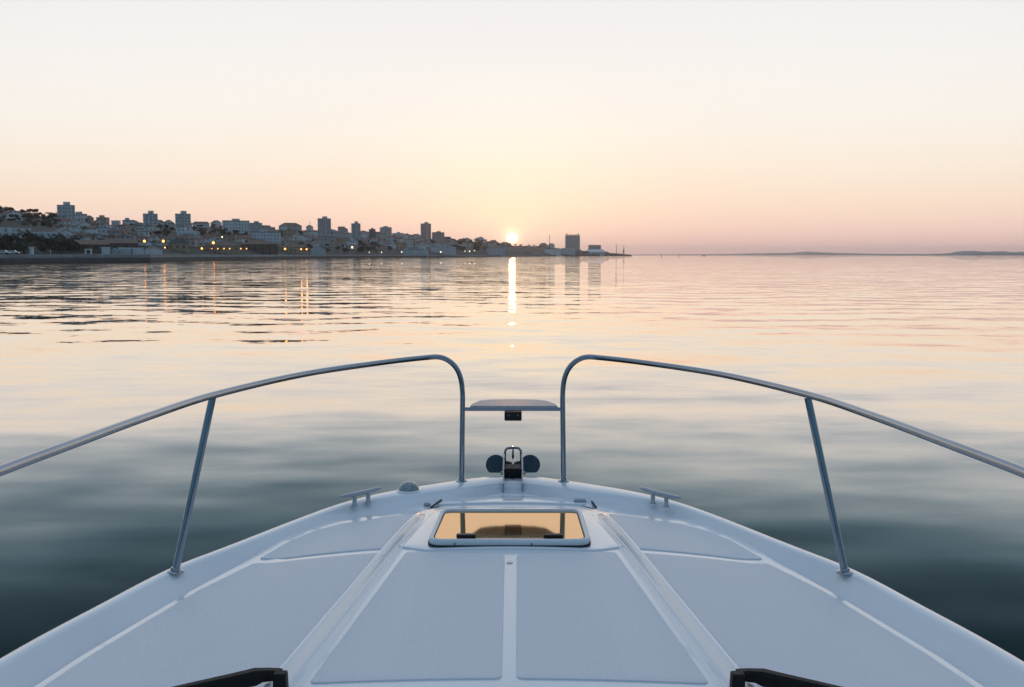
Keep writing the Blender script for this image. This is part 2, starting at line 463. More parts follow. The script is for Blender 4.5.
# bow rails
RZ = CAMZ - .487; TR = .0125
rail_px = [(0, 472), (76, 443.5), (151, 416), (217, 394.5), (303, 374.5), (379, 363), (425, 357.7)]
rp = [at_z(px, py, RZ) for px, py in rail_px]
aftr = [Vector((-1.20, .2, RZ - .03)), Vector((-1.19, .9, RZ - .01)), Vector((-1.175, 1.6, RZ))]
base = at_z(461.7, 482.5, ZG); yb = base.y
bend = [at_y(px, py, yb + o) for px, py, o in ((440, 357.2, -.015), (450, 361.5, 0), (457, 369, 0), (461, 379, 0), (462.6, 392, 0))]
post = [at_y(462.6, 410, yb), at_y(462.2, 445, yb), base + Vector((0, 0, -.005))]
railpts = catmull([Vector((-1.2, -.35, ZG - .04)), Vector((-1.2, -.25, RZ - .3)), Vector((-1.2, -.05, RZ - .06))] + aftr + rp + bend + post, 6)
stb, stt = at_z(176.5, 571.5, ZG + .008), at_z(213.5, 397.5, RZ - .012)
def rails(s):
    f = lambda p: Vector((p.x * s + (.007 if s < 0 else 0), p.y, p.z))
    m = MB(); m.tube([f(p) for p in railpts], TR, 16); rl = m.build('bow_rail', M['steel'], boat, 60)
    m = MB(); o_ = Vector(((.013 if s < 0 else 0), 0, 0)); m.tube([f(stb) - o_, f(stt) - o_], TR * 1.02, 16); m.build('stanchion', M['steel'], rl, 60)
    for c in (stb, base):
        m = MB(); m.lathe(f(Vector((c.x, c.y, ZG + .004))) - (o_ if c is stb else Vector((0, 0, 0))), [(.029, 0), (.029, .004), (.025, .007), (.016, .009), (.0155, .018), (.0135, .019)], 24); m.build('foot_flange', M['steel'], rl, 40)
    return rl
railL = rails(1); railR = rails(-1)
# step plate bridging the two rails
by = yb; zb = at_y(512, 408.5, by).z
a, b = at_y(464, 408.7, by), at_y(561.5, 408.7, by)
stepo = None
m = MB(); m.box(((a.x + b.x) / 2, by, zb - .002), (b.x - a.x, .02, .018)); stepo = m.build('pulpit_step', M['steel'], boat, bevel=.003)
zp = zb + .012
pl = [at_z(470, 406.2, zp), at_z(558, 406.2, zp), at_z(556, 404, zp), at_z(547, 400.8, zp), at_z(536, 399.6, zp), at_z(512, 399.1, zp), at_z(490, 399.6, zp), at_z(479.6, 400.6, zp), at_z(471.5, 404, zp)]
m = MB(); m.prism([Vector((p.x, p.y, zp - .011)) for p in pl], (0, 0, .012)); m.build('step_board', M['teak'], stepo, 30, bevel=.004)
c = at_y(513.2, 415.7, by - .01); m = MB(); m.box(c, (.083, .05, .043)); nl = m.build('navigation_light', M['black'], boat, bevel=.005)
for px in (509, 518):
    c = at_y(px, 415.5, by - .038); m = MB(); m.lathe(c, [(.0035, .003), (.003, 0), (.001, -.001)], 10, 'y'); m.build('screw', M['steel'], nl)

# anchor roller on the bow
def YZ(px, py, y): q = at_y(px, py, y); return q
roller = empty('bow_roller', (0, 0, 0)); roller.parent = boat
y0, y1 = 4.66, 5.08
cx = at_y(513, 470, 4.9).x
for s in (-1, 1):
    m = MB(); x = cx + s * .046
    prof = [(y0, deck_z(0, y0) - .002), (y0, deck_z(0, y0) + .05), (4.80, 1.945), (4.92, 1.985), (5.00, 2.0), (5.06, 1.99), (5.085, 1.96), (5.085, 1.862), (4.97, 1.80), (4.955, ZG + .012), (4.85, ZG + .012), (4.80, deck_z(0, 4.8) - .002)]
    m.prism([(x - .004, a, b) for a, b in prof], (.008, 0, 0)); m.build('roller_cheek', M['steel'], roller, 20, bevel=.002)
hoop = [at_y(504.7, 476, 5.0), at_y(504.8, 455, 5.0), at_y(505.2, 450.5, 5.0), at_y(507, 448.3, 5.0), at_y(510, 447.8, 5.0), at_y(513, 447.7, 5.0), at_y(516, 447.8, 5.0), at_y(519, 448.3, 5.0), at_y(520.8, 450.5, 5.0), at_y(521.2, 455, 5.0), at_y(521.3, 476, 5.0)]
m = MB(); m.tube(hoop, .0065, 10); m.build('hoop', M['steel'], roller, 60)
zc = at_y(513, 473, 4.98).z
m = MB(); m.lathe((cx, 4.98, zc), [(.030, -.041), (.058, -.040), (.062, -.034), (.060, -.02), (.054, -.007), (.054, .007), (.060, .02), (.062, .034), (.058, .040), (.030, .041)], 28, 'x'); m.build('roller', M['rubber'], roller, 40)
m = MB(); m.lathe((cx, 4.98, zc), [(.009, -.062), (.009, .062)], 12, 'x'); m.build('roller_pin', M['steel'], roller)
m = MB(); m.box((cx, 4.80, deck_z(0, 4.75) + .008), (.086, .22, .012)); m.build('roller_tray', M['castmetal'], roller, bevel=.002)
m = MB(); m.box((cx, 4.86, ZG + .03), (.08, .11, .052)); m.build('roller_guide', M['rubber'], roller, bevel=.004)
# anchor held in the roller
anchor = empty('anchor', (cx, 5.1, zc)); tag(anchor, 'dark blue anchor with two round flukes held in the bow roller', 'anchor')
for s in (-1, 1):
    c = Vector((s * .089, .02, .012)); rad = .053
    pts = []
    for k in range(33):
        t = -math.pi / 2 + .66 + (2 * math.pi - 1.32) * k / 32
        pts.append(c + Vector((rad * math.cos(t), 0, rad * math.sin(t))))
    m = MB(); m.prism(pts, (0, .012, 0)); m.build('fluke', M['anchor'], anchor, 25, bevel=.002)
m = MB(); m.tube([(-.10, .036, .0), (.10, .036, .0)], .010, 10); m.build('stock', M['anchor'], anchor)
m = MB(); m.tube([(0, .05, -.03), (0, .0, .055), (0, -.10, .066), (0, -.22, .045), (0, -.36, -.005), (0, -.405, -.035)], [.008, .008, .0075, .0075, .007, .006], 10); m.build('shank', M['steel'], anchor, 60)
m = MB(); m.lathe((0, -.10, .066), [(.004, 0), (.006, .01), (.005, .05), (.003, .055)], 10); m.build('shackle_pin', M['steel'], anchor)

# cleats
def cleat(bar, legs, s):
    f = lambda p: Vector((p.x * s, p.y, p.z))
    zt = ZG + .055; a, b = at_z(*bar[0], zt), at_z(*bar[1], zt); mid = (a + b) / 2
    m = MB(); ts = [0, .04, .12, .3, .5, .7, .88, .96, 1]; rs = [.003, .0065, .009, .0105, .011, .0105, .009, .0065, .003]
    m.tube([f(a + (b - a) * t + Vector((0, 0, .004 * (abs(t - .5) * 2) ** 2))) for t in ts], rs, 12); cl = m.build('mooring_cleat', M['castmetal'], boat, 60)
    for t in (.33, .66):
        p = a + (b - a) * t; m = MB(); m.lathe(f(Vector((p.x, p.y, ZG + .004))), [(.017, 0), (.016, .006), (.0105, .012), (.0095, .05)], 14); m.build('leg', M['castmetal'], cl, 60)
cleat(((341, 497.5), (382, 488.3)), None, 1)
cleat(((343.5, 498.5), (384, 488.3)), None, -1)
# dome light on the port gunwale
c = at_z(409, 491, ZG + .006); m = MB()
m.lathe((c.x, c.y, ZG + .003), [(.056, 0), (.056, .007), (.051, .011)], 28); dl = m.build('dome_light', M['gelcoat'], boat, 40)
m = MB(); m.lathe((c.x, c.y, ZG + .013), [(.049 * math.cos(t * math.pi / 18), .037 * math.sin(t * math.pi / 18)) for t in range(9)] + [(.002, .0371)], 28); m.build('lens', M['lensdome'], dl, 60)
# windscreen base and wipers behind the foredeck
wz = roof_z(0, 2.4) - .01
m = MB()
rows = []
for k in range(25):
    x = -1.14 + 2.28 * k / 24; yb_ = 2.25 - .34 * (x / 1.14) ** 2
    rows.append([Vector((x, yb_, roof_z(x, yb_) + .002)), Vector((x, yb_ - .03, roof_z(x, yb_) + .03)), Vector((x * .97, yb_ - .09, roof_z(x, yb_) + .045)), Vector((x * .92, yb_ - .9, wz + .28))])
m.loft([[r[i] for r in rows] for i in (0, 1, 2)], closed=False); ws = m.build('windscreen', M['gelcoat'], boat, 50)
m = MB(); m.loft([[r[i] + Vector((0, 0, .004)) for r in rows] for i in (2, 3)], closed=False); m.build('pane', M['darkglass'], ws, 50)
def wiper(s):
    f = lambda px, py, z: (lambda q: Vector((q.x * s, q.y, q.z)))(at_z(px, py, z))
    z = wz + .055
    m = MB()
    up = [f(284, 674.2, z), f(272, 673.6, z), f(258, 675.2, z), f(235, 680, z - .003), f(205, 686, z - .006), f(150, 698, z - .012), f(60, 720, z - .02)]
    rings = []
    for k, p in enumerate(up):
        t = (up[min(k + 1, 6)] - up[max(k - 1, 0)]).normalized(); n_ = Vector((-t.y, t.x, 0)).normalized(); hw, hh = (.012, .011) if k < 2 else (.017 - .0012 * k, .022 - .0016 * k)
        rings.append([p + n_ * a * hw + Vector((0, 0, c_ * hh - (.005 if k > 1 else 0))) for a, c_ in ((-1, -.9), (-1, .5), (-.7, 1), (.7, 1), (1, .5), (1, -.9))])
    m.loft(rings); m.add(rings[0] + rings[-1], [tuple(range(5, -1, -1)), tuple(range(6, 12))]); wp = m.build('wiper', M['wiper'], boat, 20)
    q = f(283.5, 677.5, z); m = MB(); m.box((q.x, q.y, wz + .028), (.036, .034, .08), None, .85); m.build('pivot', M['wiper'], wp, 20, bevel=.004)
    q = f(259, 671.5, z + .008); m = MB(); m.lathe((q.x, q.y, q.z - .008), [(.008, 0), (.008, .010), (.004, .012)], 12); m.build('arm_knuckle', M['wiper'], wp)
    m = MB(); m.tube([f(276, 677, z - .012), f(255, 679.5, z - .014), f(225, 685.5, z - .018), f(150, 701, z - .024)], .011, 8); m.build('wiper_blade', M['rubber'], wp)
    return wp
wiper(1); wiper(-1)
# ------------------------------------------------------------------ TERRAIN
FH = F / cP   # pixels per unit slope along the horizon row
SHORE = [(-260, 250), (-150, 290), (0, 345), (150, 415), (250, 590), (355, 900), (450, 1240), (520, 1800), (560, 2250), (628, 2700)]
RIDGE = [(-260, 640), (-150, 700), (0, 800), (150, 980), (250, 1250), (355, 1600), (450, 1950), (520, 2450), (560, 2700), (628, 2900)]
SKYL = [(-260, 206), (-100, 207), (0, 211), (25, 214), (60, 219), (90, 221), (110, 225), (150, 226), (190, 227), (230, 226), (260, 229), (300, 230), (330, 231), (355, 233), (380, 236), (410, 237), (440, 239.5), (460, 242), (480, 241.5), (497, 244), (512, 246), (524, 246), (545, 247), (565, 249), (580, 250.5), (600, 252.2), (615, 253.2), (628, 254.4)]
QZ = 3.2
def wx(x): return (x - 512) / FH
def depth(x, t): a, b = interp(SHORE, x), interp(RIDGE, x); return a + (b - a) * t
def ground(x, t):
    a = interp(SHORE, x); b = interp(RIDGE, x); D = a + (b - a) * t
    zr = CAMZ + (HOR - interp(SKYL, x)) / FH * b
    qz = QZ if x < 560 else QZ + (1.2 - QZ) * (x - 560) / 68
    s = 0 if t < .1 else ((t - .1) / .9) ** .85
    if t > 1: s = max(.2, 1 - (t - 1) * 1.2)
    z = qz + (zr - qz) * s
    u = wx(x) * D
    if .12 < t: z += .025 * (zr - qz) * math.sin(u * .043 + D * .021) * math.sin(D * .037)
    return Vector((u, D, z))
def t_at(x, y):
    for k in range(400):
        t = .02 + k * .98 / 399; p = ground(x, t)
        if HOR - (p.z - CAMZ) / p.y * FH <= y: return t
    return 1.0
m = MB(); rows = []
xs = [-260 + 6 * k for k in range(149)]; xs = [x for x in xs if x <= 628]
ts = [0, .03, .07, .1] + [.1 + .9 * k / 28 for k in range(1, 29)] + [1.1, 1.25, 1.5]
for x in xs: rows.append([Vector((wx(x) * (interp(SHORE, x) - 2), interp(SHORE, x) - 2, -3))] + [ground(x, t) for t in ts] + [Vector((ground(x, 1.6).x, ground(x, 1.6).y, -3))])
rows.append([Vector((p.x + 4, p.y, -3)) for p in rows[-1]])
m.loft(rows, closed=False)
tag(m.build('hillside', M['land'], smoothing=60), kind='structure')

# quay
q = empty('quay_wall', (0, 0, 0)); tag(q, 'long pale stone quay wall with dark wet foot along the town waterfront', 'quay wall')
def strip(tops, x0, x1, mat, name, par):
    rings = []
    x = x0
    while x <= x1 + .1:
        s = interp(SHORE, x); rings.append([Vector((wx(x) * (s + dy), s + dy, z)) for dy, z in tops]); x += 5
    mb = MB(); mb.loft(rings, closed=False); mb.add([rings[0][0], rings[0][-1], rings[-1][-1], rings[-1][0]], [(0, 1, 2, 3)]) if False else None
    return mb.build(name, mat, par, 20)
strip([(-6, -2), (-5.6, .3), (-5.0, 1.7), (-4.8, 1.9), (-3.2, 1.95), (-3.2, .9)], -260, 565, M['quaydark'], 'foot', q)
strip([(-3.4, 1.0), (-3.3, 2.65), (-3.6, 2.62), (-3.6, 2.9), (-2.4, 2.9), (-2.4, 3.15), (8, 3.18), (8, 2)], -260, 565, M['quaystone'], 'parapet', q)
# low breakwater at the point
bw = MB(); rr_ = random.Random(3)
for k in range(150):
    x = 575 + 56 * rr_.random(); s = interp(SHORE, x) - 8 + 24 * rr_.random(); h = 2 + 5 * rr_.random() * (1 if x < 622 else .6)
    c = Vector((wx(x) * s, s, h * .3)); rot = Matrix.Rotation(rr_.random() * 3, 3, 'Z') @ Matrix.Rotation(rr_.random() * .6, 3, 'X')
    bw.box(c, (5 + 8 * rr_.random(), 5 + 6 * rr_.random(), h * 1.2), rot, .6)
tag(bw.build('breakwater', M['rock'], smoothing=0), 'dark rock breakwater ending the headland right of the sun', 'breakwater')

# ------------------------------------------------------------------ BUILDINGS
TAKEN = []
def place(x0, x1, yt, yb, t=None, fit=True):
    x = (x0 + x1) / 2; t = t_at(x, yb) if t is None else t
    p = ground(x, t); D = p.y
    w = (x1 - x0) / FH * D
    h = (yb - yt) / FH * D if fit else None
    ztop = CAMZ + (HOR - yt) / FH * D
    return p, w, max(ztop - p.z, 2.5), D
def windows(par, w, h, dpt, cols, floors, z0=2.0, ww=.5, hh=.45, y=None):
    fw = w / cols; fh = (h - z0 - .6) / floors; first = None
    for i in range(cols):
        for k in range(floors):
            if first is None:
                mb = MB(); mb.box((0, 0, 0), (fw * ww, .12, fh * hh)); first = mb.build('window', M['windowglass'], par, 0); o = first
            else: o = first.copy(); col.objects.link(o)
            o.location = (-w / 2 + fw * (i + .5), -dpt / 2 - .03, z0 + fh * (k + .5))
def building(name, x0, x1, yt, yb, wall, roof, label, cat='building', rtype='flat', dep=None, win=None, yaw=None, group=None, t=None, extra=None, plain=False, top=True):
    p, w, h, D = place(x0, x1, yt, yb, t)
    az = math.atan2(p.x, p.y)
    yaw = rnd.uniform(-.25, .25) if yaw is None else yaw
    dep = dep or max(6, min(w, 16))
    o = empty(name, p, -az + yaw)
    wm = (PLAIN if plain else WALLS)[wall]
    rh = 0 if rtype == 'flat' else min(.32 * min(w, dep), h * .42)
    hw = h - rh
    mb = MB(); mb.box((0, 0, (hw - 3) / 2), (w, dep, hw + 3))
    if rtype == 'flat':
        mb.build('wall', wm, o, 0)
        mb = MB(); mb.box((0, 0, hw + .12), (w + .3, dep + .3, .5)); mb.build('roof', ROOFS[roof], o, 0)
        if top and w > 7:
            mb = MB(); ww = w * rnd.uniform(.25, .4); mb.box((rnd.uniform(-.2, .2) * w, 0, hw + 1.25), (ww, dep * .5, 1.9)); mb.build('plant_room', wm, o, 0)
    elif rtype == 'gable':
        e = rnd.random() < .5
        A = w / 2; B = dep / 2
        if e: mb.prism([(-A, -B, hw), (A, -B, hw), (0, -B, h)], (0, dep, 0))
        mb.build('wall', wm, o, 0); mb = MB(); ov = .35; th = .22
        if e:
            for s in (-1, 1): mb.prism([(0, -B - ov, h + th * .3), (s * (A + ov), -B - ov, hw - ov * rh / A + th * .3), (s * (A + ov), -B - ov, hw - ov * rh / A + th * 1.5), (0, -B - ov, h + th * 1.7)], (0, dep + 2 * ov, 0))
        else:
            mb.prism([(-A - ov, -B - ov, hw + .01), (-A - ov, B + ov, hw + .01), (-A - ov, 0, h)], (w + 2 * ov, 0, 0))
        mb.build('roof', ROOFS[roof], o, 0)
    elif rtype == 'hip':
        mb.build('wall', wm, o, 0); A = w / 2 + .4; B = dep / 2 + .4; g = max(0, A - B) ; g2 = max(0, B - A)
        mb = MB(); mb.add([(-A, -B, hw + .01), (A, -B, hw + .01), (A, B, hw + .01), (-A, B, hw + .01), (-g, -g2, h), (g + .01, g2 + .01, h)], [(0, 1, 5, 4), (1, 2, 5), (2, 3, 4, 5), (3, 0, 4), (0, 3, 2, 1)]); mb.build('roof', ROOFS[roof], o, 0)
    elif rtype == 'barrel':
        mb.build('wall', wm, o, 0); A = w / 2 + .3
        arc = [(A * math.cos(a * math.pi / 12), -dep / 2 - .3, hw + .01 + rh * math.sin(a * math.pi / 12)) for a in range(13)]
        mb = MB(); mb.prism(arc, (0, dep + .6, 0)); mb.build('roof', ROOFS[roof], o, 30)
    if win: windows(o, w, hw, dep, *win)
    if extra: extra(o, w, hw, dep)
    tag(o, label, cat, group, None, (x0 + x1) / 2)
    TAKEN.append((x0, x1, yt, yb)); return o
def stair_core(o, w, h, d):
    mb = MB(); mb.box((w * .05, 0, h + 1.6), (w * .38, d * .5, 2.8)); mb.build('roof_box', WALLS['pale grey'], o, 0)
    mb = MB(); mb.box((w * .08, -d / 2 - .35, h / 2), (w * .10, .7, h)); mb.build('stair_column', PLAIN['pale grey'], o, 0)
def balconies(o, w, h, d):
    stair_core(o, w, h, d)
    for k in range(5):
        mb = MB(); mb.box((-w * .25, -d / 2 - .5, 3 + k * (h - 3) / 5), (w * .36, 1.0, .9)); mb.build('balcony', PLAIN['pale grey'], o, 0)
T = dict(cat='tower block', dep=8)
building('tower_block', 60, 75.5, 206, 222, 'pale grey', 'grey', 'pale grey tower block highest on the hill, leftmost of the skyline towers', yaw=.1, win=(4, 6), extra=stair_core, top=False, **T)
building('tower_block', 145, 158, 214.5, 229, 'pale grey', 'grey', 'pale tower block, left one of the twin towers on the skyline', yaw=.1, win=(3, 5), extra=stair_core, top=False, **T)
building('tower_block', 177, 191, 214.5, 230, 'pale grey', 'grey', 'pale tower block, right one of the twin towers on the skyline', yaw=.1, win=(4, 5), extra=balconies, top=False, **T)
building('tower_block', 318.5, 331, 219, 236, 'grey', 'grey', 'squat grey tower block with rooftop box left of the slim tower', yaw=.1, win=(4, 5), extra=stair_core, top=False, **T)
building('tower_block', 352, 360.5, 224, 241, 'grey', 'grey', 'slim grey tower block right of the squat skyline tower', yaw=.1, win=(2, 6), extra=stair_core, top=False, **T)
building('apartment_block', 369.5, 375.5, 229.5, 239, 'dark grey', 'grey', 'small dark slab block standing just right of the slim tower', 'apartment block', yaw=.1)
building('apartment_block', 381, 391, 227.7, 238, 'grey', 'grey', 'grey block with stepped top midway between slim tower and tall narrow tower', 'apartment block', yaw=.2, extra=lambda o, w, h, d: None)
building('tower_block', 421, 431, 224, 240, 'pink', 'brown', 'tall narrow tower block nearest to the sun on the left', yaw=.1, win=(3, 6), extra=stair_core, top=False, **T)
building('apartment_block', 432.5, 444, 232.7, 244, 'pink', 'brown', 'wide pinkish apartment block beside the tall narrow tower', 'apartment block', yaw=.1, win=(4, 4))
def crown(o, w, h, d):
    for i in range(5):
        mb = MB(); mb.box((-w / 2 + w * (i + .5) / 5, 0, h + 1.2), (w * .09, d * .6, 8 if i in (0, 4) else 4.5)); mb.build('roof_turret', WALLS['grey'], o, 0)
building('silo_building', 565.3, 579.5, 235.8, 251, 'grey', 'grey', 'big square block with corner turrets on the headland right of the sun', 'building', dep=30, yaw=.05, win=(6, 6), extra=crown, top=False, t=.55)
building('headland_block', 588.5, 600.5, 245.2, 252.5, 'grey', 'grey', 'low square grey block on the headland right of the big turreted building', 'building', dep=20, yaw=.1, t=.5, win=(5, 2), top=False)
building('white_hall', 178.5, 199, 231, 237.5, 'white', 'white', 'white hall with a shallow domed roof below the right twin tower', 'hall', 'barrel', dep=16, yaw=.05)
building('arched_warehouse', 169, 187, 239.3, 250, 'ochre', 'grey', 'ochre warehouse with a grey arched roof behind the quay lamps', 'warehouse', 'barrel', dep=22, yaw=.05)
building('ridge_block', 224, 249, 221.3, 233, 'pale grey', 'grey', 'broad pale block spread along the ridge right of the twin towers', 'apartment block', dep=14, yaw=.1)
building('ridge_block', 249, 262, 223.5, 233, 'grey', 'grey', 'lower grey block joined to the right of the broad ridge block', 'apartment block', dep=12, yaw=.1)
building('long_block', 252, 281, 232.5, 241, 'pale grey', 'grey', 'long pale block with rows of columns below the broad ridge block', 'apartment block', dep=12, yaw=.0)
building('villa', 280, 301.5, 223, 230.5, 'grey', 'brown', 'large grey villa with a hipped brown roof on the skyline', 'villa', 'hip', dep=14, yaw=.1)
building('pale_house', 282, 288.5, 227, 233, 'white', 'grey', 'small bright white house just below the large hipped villa', 'house', yaw=.1)
building('blue_shed', 311, 325, 246, 254, 'pale grey', 'grey', 'pale bluish shed on the quay right of the last orange lamps', 'shed', 'gable', dep=12, t=.07, plain=True)
def canopy(o, w, h, d):
    for k, (a, z) in enumerate(((.75, h + 1.6), (.45, h + 3.4))):
        mb = MB(); mb.box((w * (.05 - .1 * k), 0, z), (w * a, d * .8, .6)); mb.build('flat_roof', ROOFS['white'], o, 0)
        mb = MB(); mb.box((w * (.05 - .1 * k), 0, z - .9), (w * a * .8, d * .6, 1.3)); mb.build('upper_storey', M['windowglass'], o, 0)
building('terminal', 401, 428, 250, 254.3, 'pale grey', 'white', 'long low terminal with stacked white flat roofs on the quay', 'terminal', dep=24, yaw=.0, t=.07, extra=canopy, top=False)
building('terminal', 431, 456, 247.2, 254.2, 'pale grey', 'white', 'low glazed terminal with one white flat roof right of the stacked one', 'terminal', dep=24, yaw=.0, t=.12, top=False)
building('warehouse', 487, 505, 249, 254.6, 'pale grey', 'white', 'long low warehouse with a pale roof right under the setting sun', 'warehouse', dep=40, yaw=0, t=.08, plain=True, top=False)
building('warehouse', 527, 544, 248.6, 254.6, 'pink', 'brown', 'pinkish warehouse with a brown roof just right of the sun', 'warehouse', 'gable', dep=30, yaw=0, t=.1)
building('warehouse', 545, 561, 249.5, 254.7, 'white', 'white', 'long white warehouse left of the big turreted building', 'warehouse', dep=30, yaw=0, t=.1, plain=True, top=False)
building('warehouse', 562, 575, 248.2, 254.7, 'pale grey', 'white', 'pale warehouse standing in front of the big turreted building', 'warehouse', dep=30, yaw=0, t=.12, plain=True, top=False)
building('warehouse', 587, 604, 249.5, 254.7, 'pale grey', 'white', 'pale low warehouse in front of the low square headland block', 'warehouse', 'gable', dep=24, yaw=0, t=.1, plain=True)
building('brick_warehouse', 76, 107, 240, 251.5, 'brown', 'brown', 'long dark brown brick warehouse left of the first orange lamp', 'warehouse', 'gable', dep=18, yaw=.05, t=.14)
building('brick_warehouse', 108, 136, 238.5, 251.5, 'brown', 'brown', 'taller dark brown brick warehouse beside the first orange lamp', 'warehouse', 'gable', dep=18, yaw=.05, t=.15)
building('tan_hall', 205, 240, 241, 252.5, 'ochre', 'brown', 'long tan hall behind the row of small orange lamps', 'hall', 'hip', dep=20, yaw=0, t=.12)
building('tan_hall', 241, 277, 239.8, 252.5, 'brown', 'brown', 'long darker tan hall right of the row of small orange lamps', 'hall', 'hip', dep=20, yaw=0, t=.13)
building('tan_hall', 278, 309, 243.5, 252.8, 'ochre', 'brown', 'low tan hall behind the last pair of orange lamps', 'hall', 'hip', dep=20, yaw=0, t=.12)
for k, (x0, x1, yt, yb, wl) in enumerate([(-12, 12, 230.5, 234, 'white'), (13, 31, 230, 234, 'cream'), (-14, 14, 234.5, 238.5, 'pale grey'), (15, 39, 234, 238.5, 'white'), (40, 57, 233, 238.5, 'pale grey'), (-40, -15, 231, 237, 'cream')]):
    building('terrace_row', x0, x1, yt, yb, wl, 'white', 'long low %s terrace of houses on the far left slope' % wl, 'terrace', 'flat', dep=9, yaw=.0, top=False)
for k, (x0, x1, yt, yb) in enumerate([(57, 69, 229.5, 239), (75.5, 90, 221.5, 236), (86, 95, 226, 237.5), (6, 20, 211, 219.5)]):
    building('gabled_house', x0, x1, yt, yb, 'white', ['grey', 'grey', 'red', 'brown'][k], ['white house with a steep gable under the leftmost tower', 'large white gabled house right below the leftmost tower', 'narrow white gabled house right of the large gabled one', 'white house among dark trees at the far left skyline'][k], 'house', 'gable', dep=11, yaw=.35)
for k, (x0, x1, yt, yb, wl) in enumerate([(102, 110, 248, 253.8, 'white'), (112, 118, 249, 254, 'pale grey'), (119, 131, 248.5, 254.5, 'pale grey'), (133, 143, 249.5, 254.5, 'white'), (144, 162, 247.5, 254.8, 'white')]):
    building('quay_shed', x0, x1, yt, yb, wl, 'white', 'low %s shed on the quay under the two bright orange lamps' % wl, 'shed', ['flat', 'gable', 'flat', 'flat', 'gable'][k], dep=7, yaw=0, t=.05, plain=True, top=False)

ZONES = [(-60, 55, 'left of the leftmost tower'), (55, 112, 'below the leftmost tower'), (112, 205, 'around the twin towers'), (205, 268, 'below the broad ridge block'), (268, 345, 'near the squat tower'), (345, 400, 'near the slim tower'), (400, 462, 'near the tall narrow tower'), (462, 640, 'on the headland near the sun')]
def zone(x):
    for a, b, s in ZONES:
        if a <= x < b: return s
    return ZONES[-1][2]
DARK = [(-60, 5, 207, 229), (22, 57, 210, 228), (0, 60, 214, 228), (-60, 76, 238, 254), (190, 226, 226, 237), (222, 252, 233, 240), (158, 172, 228, 238), (290, 312, 243, 252), (325, 345, 246, 254), (358, 390, 244, 253), (455, 462, 245, 254), (474, 486, 241, 252)]
def in_dark(x, y): return any(a <= x <= b and c <= y <= d for a, b, c, d in DARK)
rows_y = {}
cands = []
for x in range(-56, 560, 5):
    top = interp(SKYL, x); y = top + 1.0
    while y < 250.5:
        cands.append((x + rnd.uniform(-3.2, 3.2), y + rnd.uniform(-.9, .9))); y += 4.6 if x < 350 else 3.6
cands.sort(key=lambda c: c[1])
nb = 0
for x, yb in cands:
    sc = 1.0 if x < 250 else .85 if x < 400 else .75
    w = rnd.uniform(6, 12.5) * sc; h = rnd.uniform(4.2, 7.2) * sc
    x0, x1, yt = x - w / 2, x + w / 2, yb - h
    if in_dark(x, yb - 1.5) or (x < 58 and 229 < yb < 243): continue
    if any(min(x1, b) - max(x0, a) > .45 * w and c - 1 <= yb - .6 * h and yb <= d + 1.5 for a, b, c, d in TAKEN[:60]): continue
    if rnd.random() < (.12 if x < 460 else .5): continue
    wl = rnd.choice(['white', 'white', 'cream', 'pale grey', 'pale grey', 'grey', 'pink', 'white', 'ochre'])
    if x > 440: wl = rnd.choice(['grey', 'pale grey', 'pink'])
    rt = rnd.choice(['flat', 'gable', 'hip', 'gable', 'hip']); rf = 'grey' if rt == 'flat' else rnd.choice(['red', 'brown', 'red', 'brown', 'grey'])
    size = 'wide' if w > 10 * sc else 'small' if w < 8 * sc else 'mid-size'
    kind = {'flat': 'flat-roofed house', 'gable': '%s-gabled house' % rf, 'hip': '%s-hipped house' % rf}[rt]
    building('house', x0, x1, yt, yb, wl, rf, '%s %s %s %s' % (size, wl, kind, zone(x)), 'house', rt, yaw=rnd.uniform(-.5, .6), group='houses on the hillside'); nb += 1
    if nb >= 210: break

# ------------------------------------------------------------------ TREES
def crown_mesh(seed, shape, mat):
    r = random.Random(seed); mb = MB(); blobs = []
    for k in range(9 if shape != 'tall' else 8):
        a = r.random() * 6.28
        if shape == 'round': c = Vector((math.cos(a) * r.uniform(0, .34), math.sin(a) * r.uniform(0, .34), r.uniform(.42, .82))); s = r.uniform(.13, .24)
        elif shape == 'flat': c = Vector((math.cos(a) * r.uniform(.05, .42), math.sin(a) * r.uniform(.05, .42), r.uniform(.68, .86))); s = r.uniform(.10, .19)
        else: c = Vector((r.uniform(-.06, .06), r.uniform(-.06, .06), .18 + .1 * k)); s = .17 * (1 - .07 * k)
        blobs.append((c, s))
    for c, s in blobs:
        for _ in range(46):
            d = Vector((r.gauss(0, 1), r.gauss(0, 1), r.gauss(0, .8))).normalized() * s * r.uniform(.55, 1.12)
            p = c + d; u = Vector((r.gauss(0, 1), r.gauss(0, 1), r.gauss(0, 1))).normalized(); v = u.orthogonal().normalized(); q = r.uniform(.04, .075)
            mb.add([p + u * q, p + v * q * .8, p - u * q, p - v * q * .8], [(0, 1, 2, 3)])
    o = mb.build('crown', mat, None, 0, fix=False); return o
def trunk_mesh(seed):
    r = random.Random(seed); mb = MB(); mb.tube([(0, 0, -.06), (.01, 0, .2), (.0, .01, .45), (.02, .0, .7)], [.035, .026, .02, .008], 6)
    for k in range(3):
        a = r.random() * 6.28; mb.tube([(0, 0, .3 + .06 * k), (math.cos(a) * .14, math.sin(a) * .14, .48 + .05 * k), (math.cos(a) * .24, math.sin(a) * .24, .66 + .04 * k)], [.014, .01, .004], 5)
    return mb.build('trunk', M['bark'], None, 0, fix=False)
KINDS = [('round', 0, 'dark rounded'), ('round', 1, 'olive rounded'), ('flat', 2, 'flat-topped pine'), ('tall', 2, 'dark columnar'), ('round', 2, 'dark green bushy')]
PROT = []
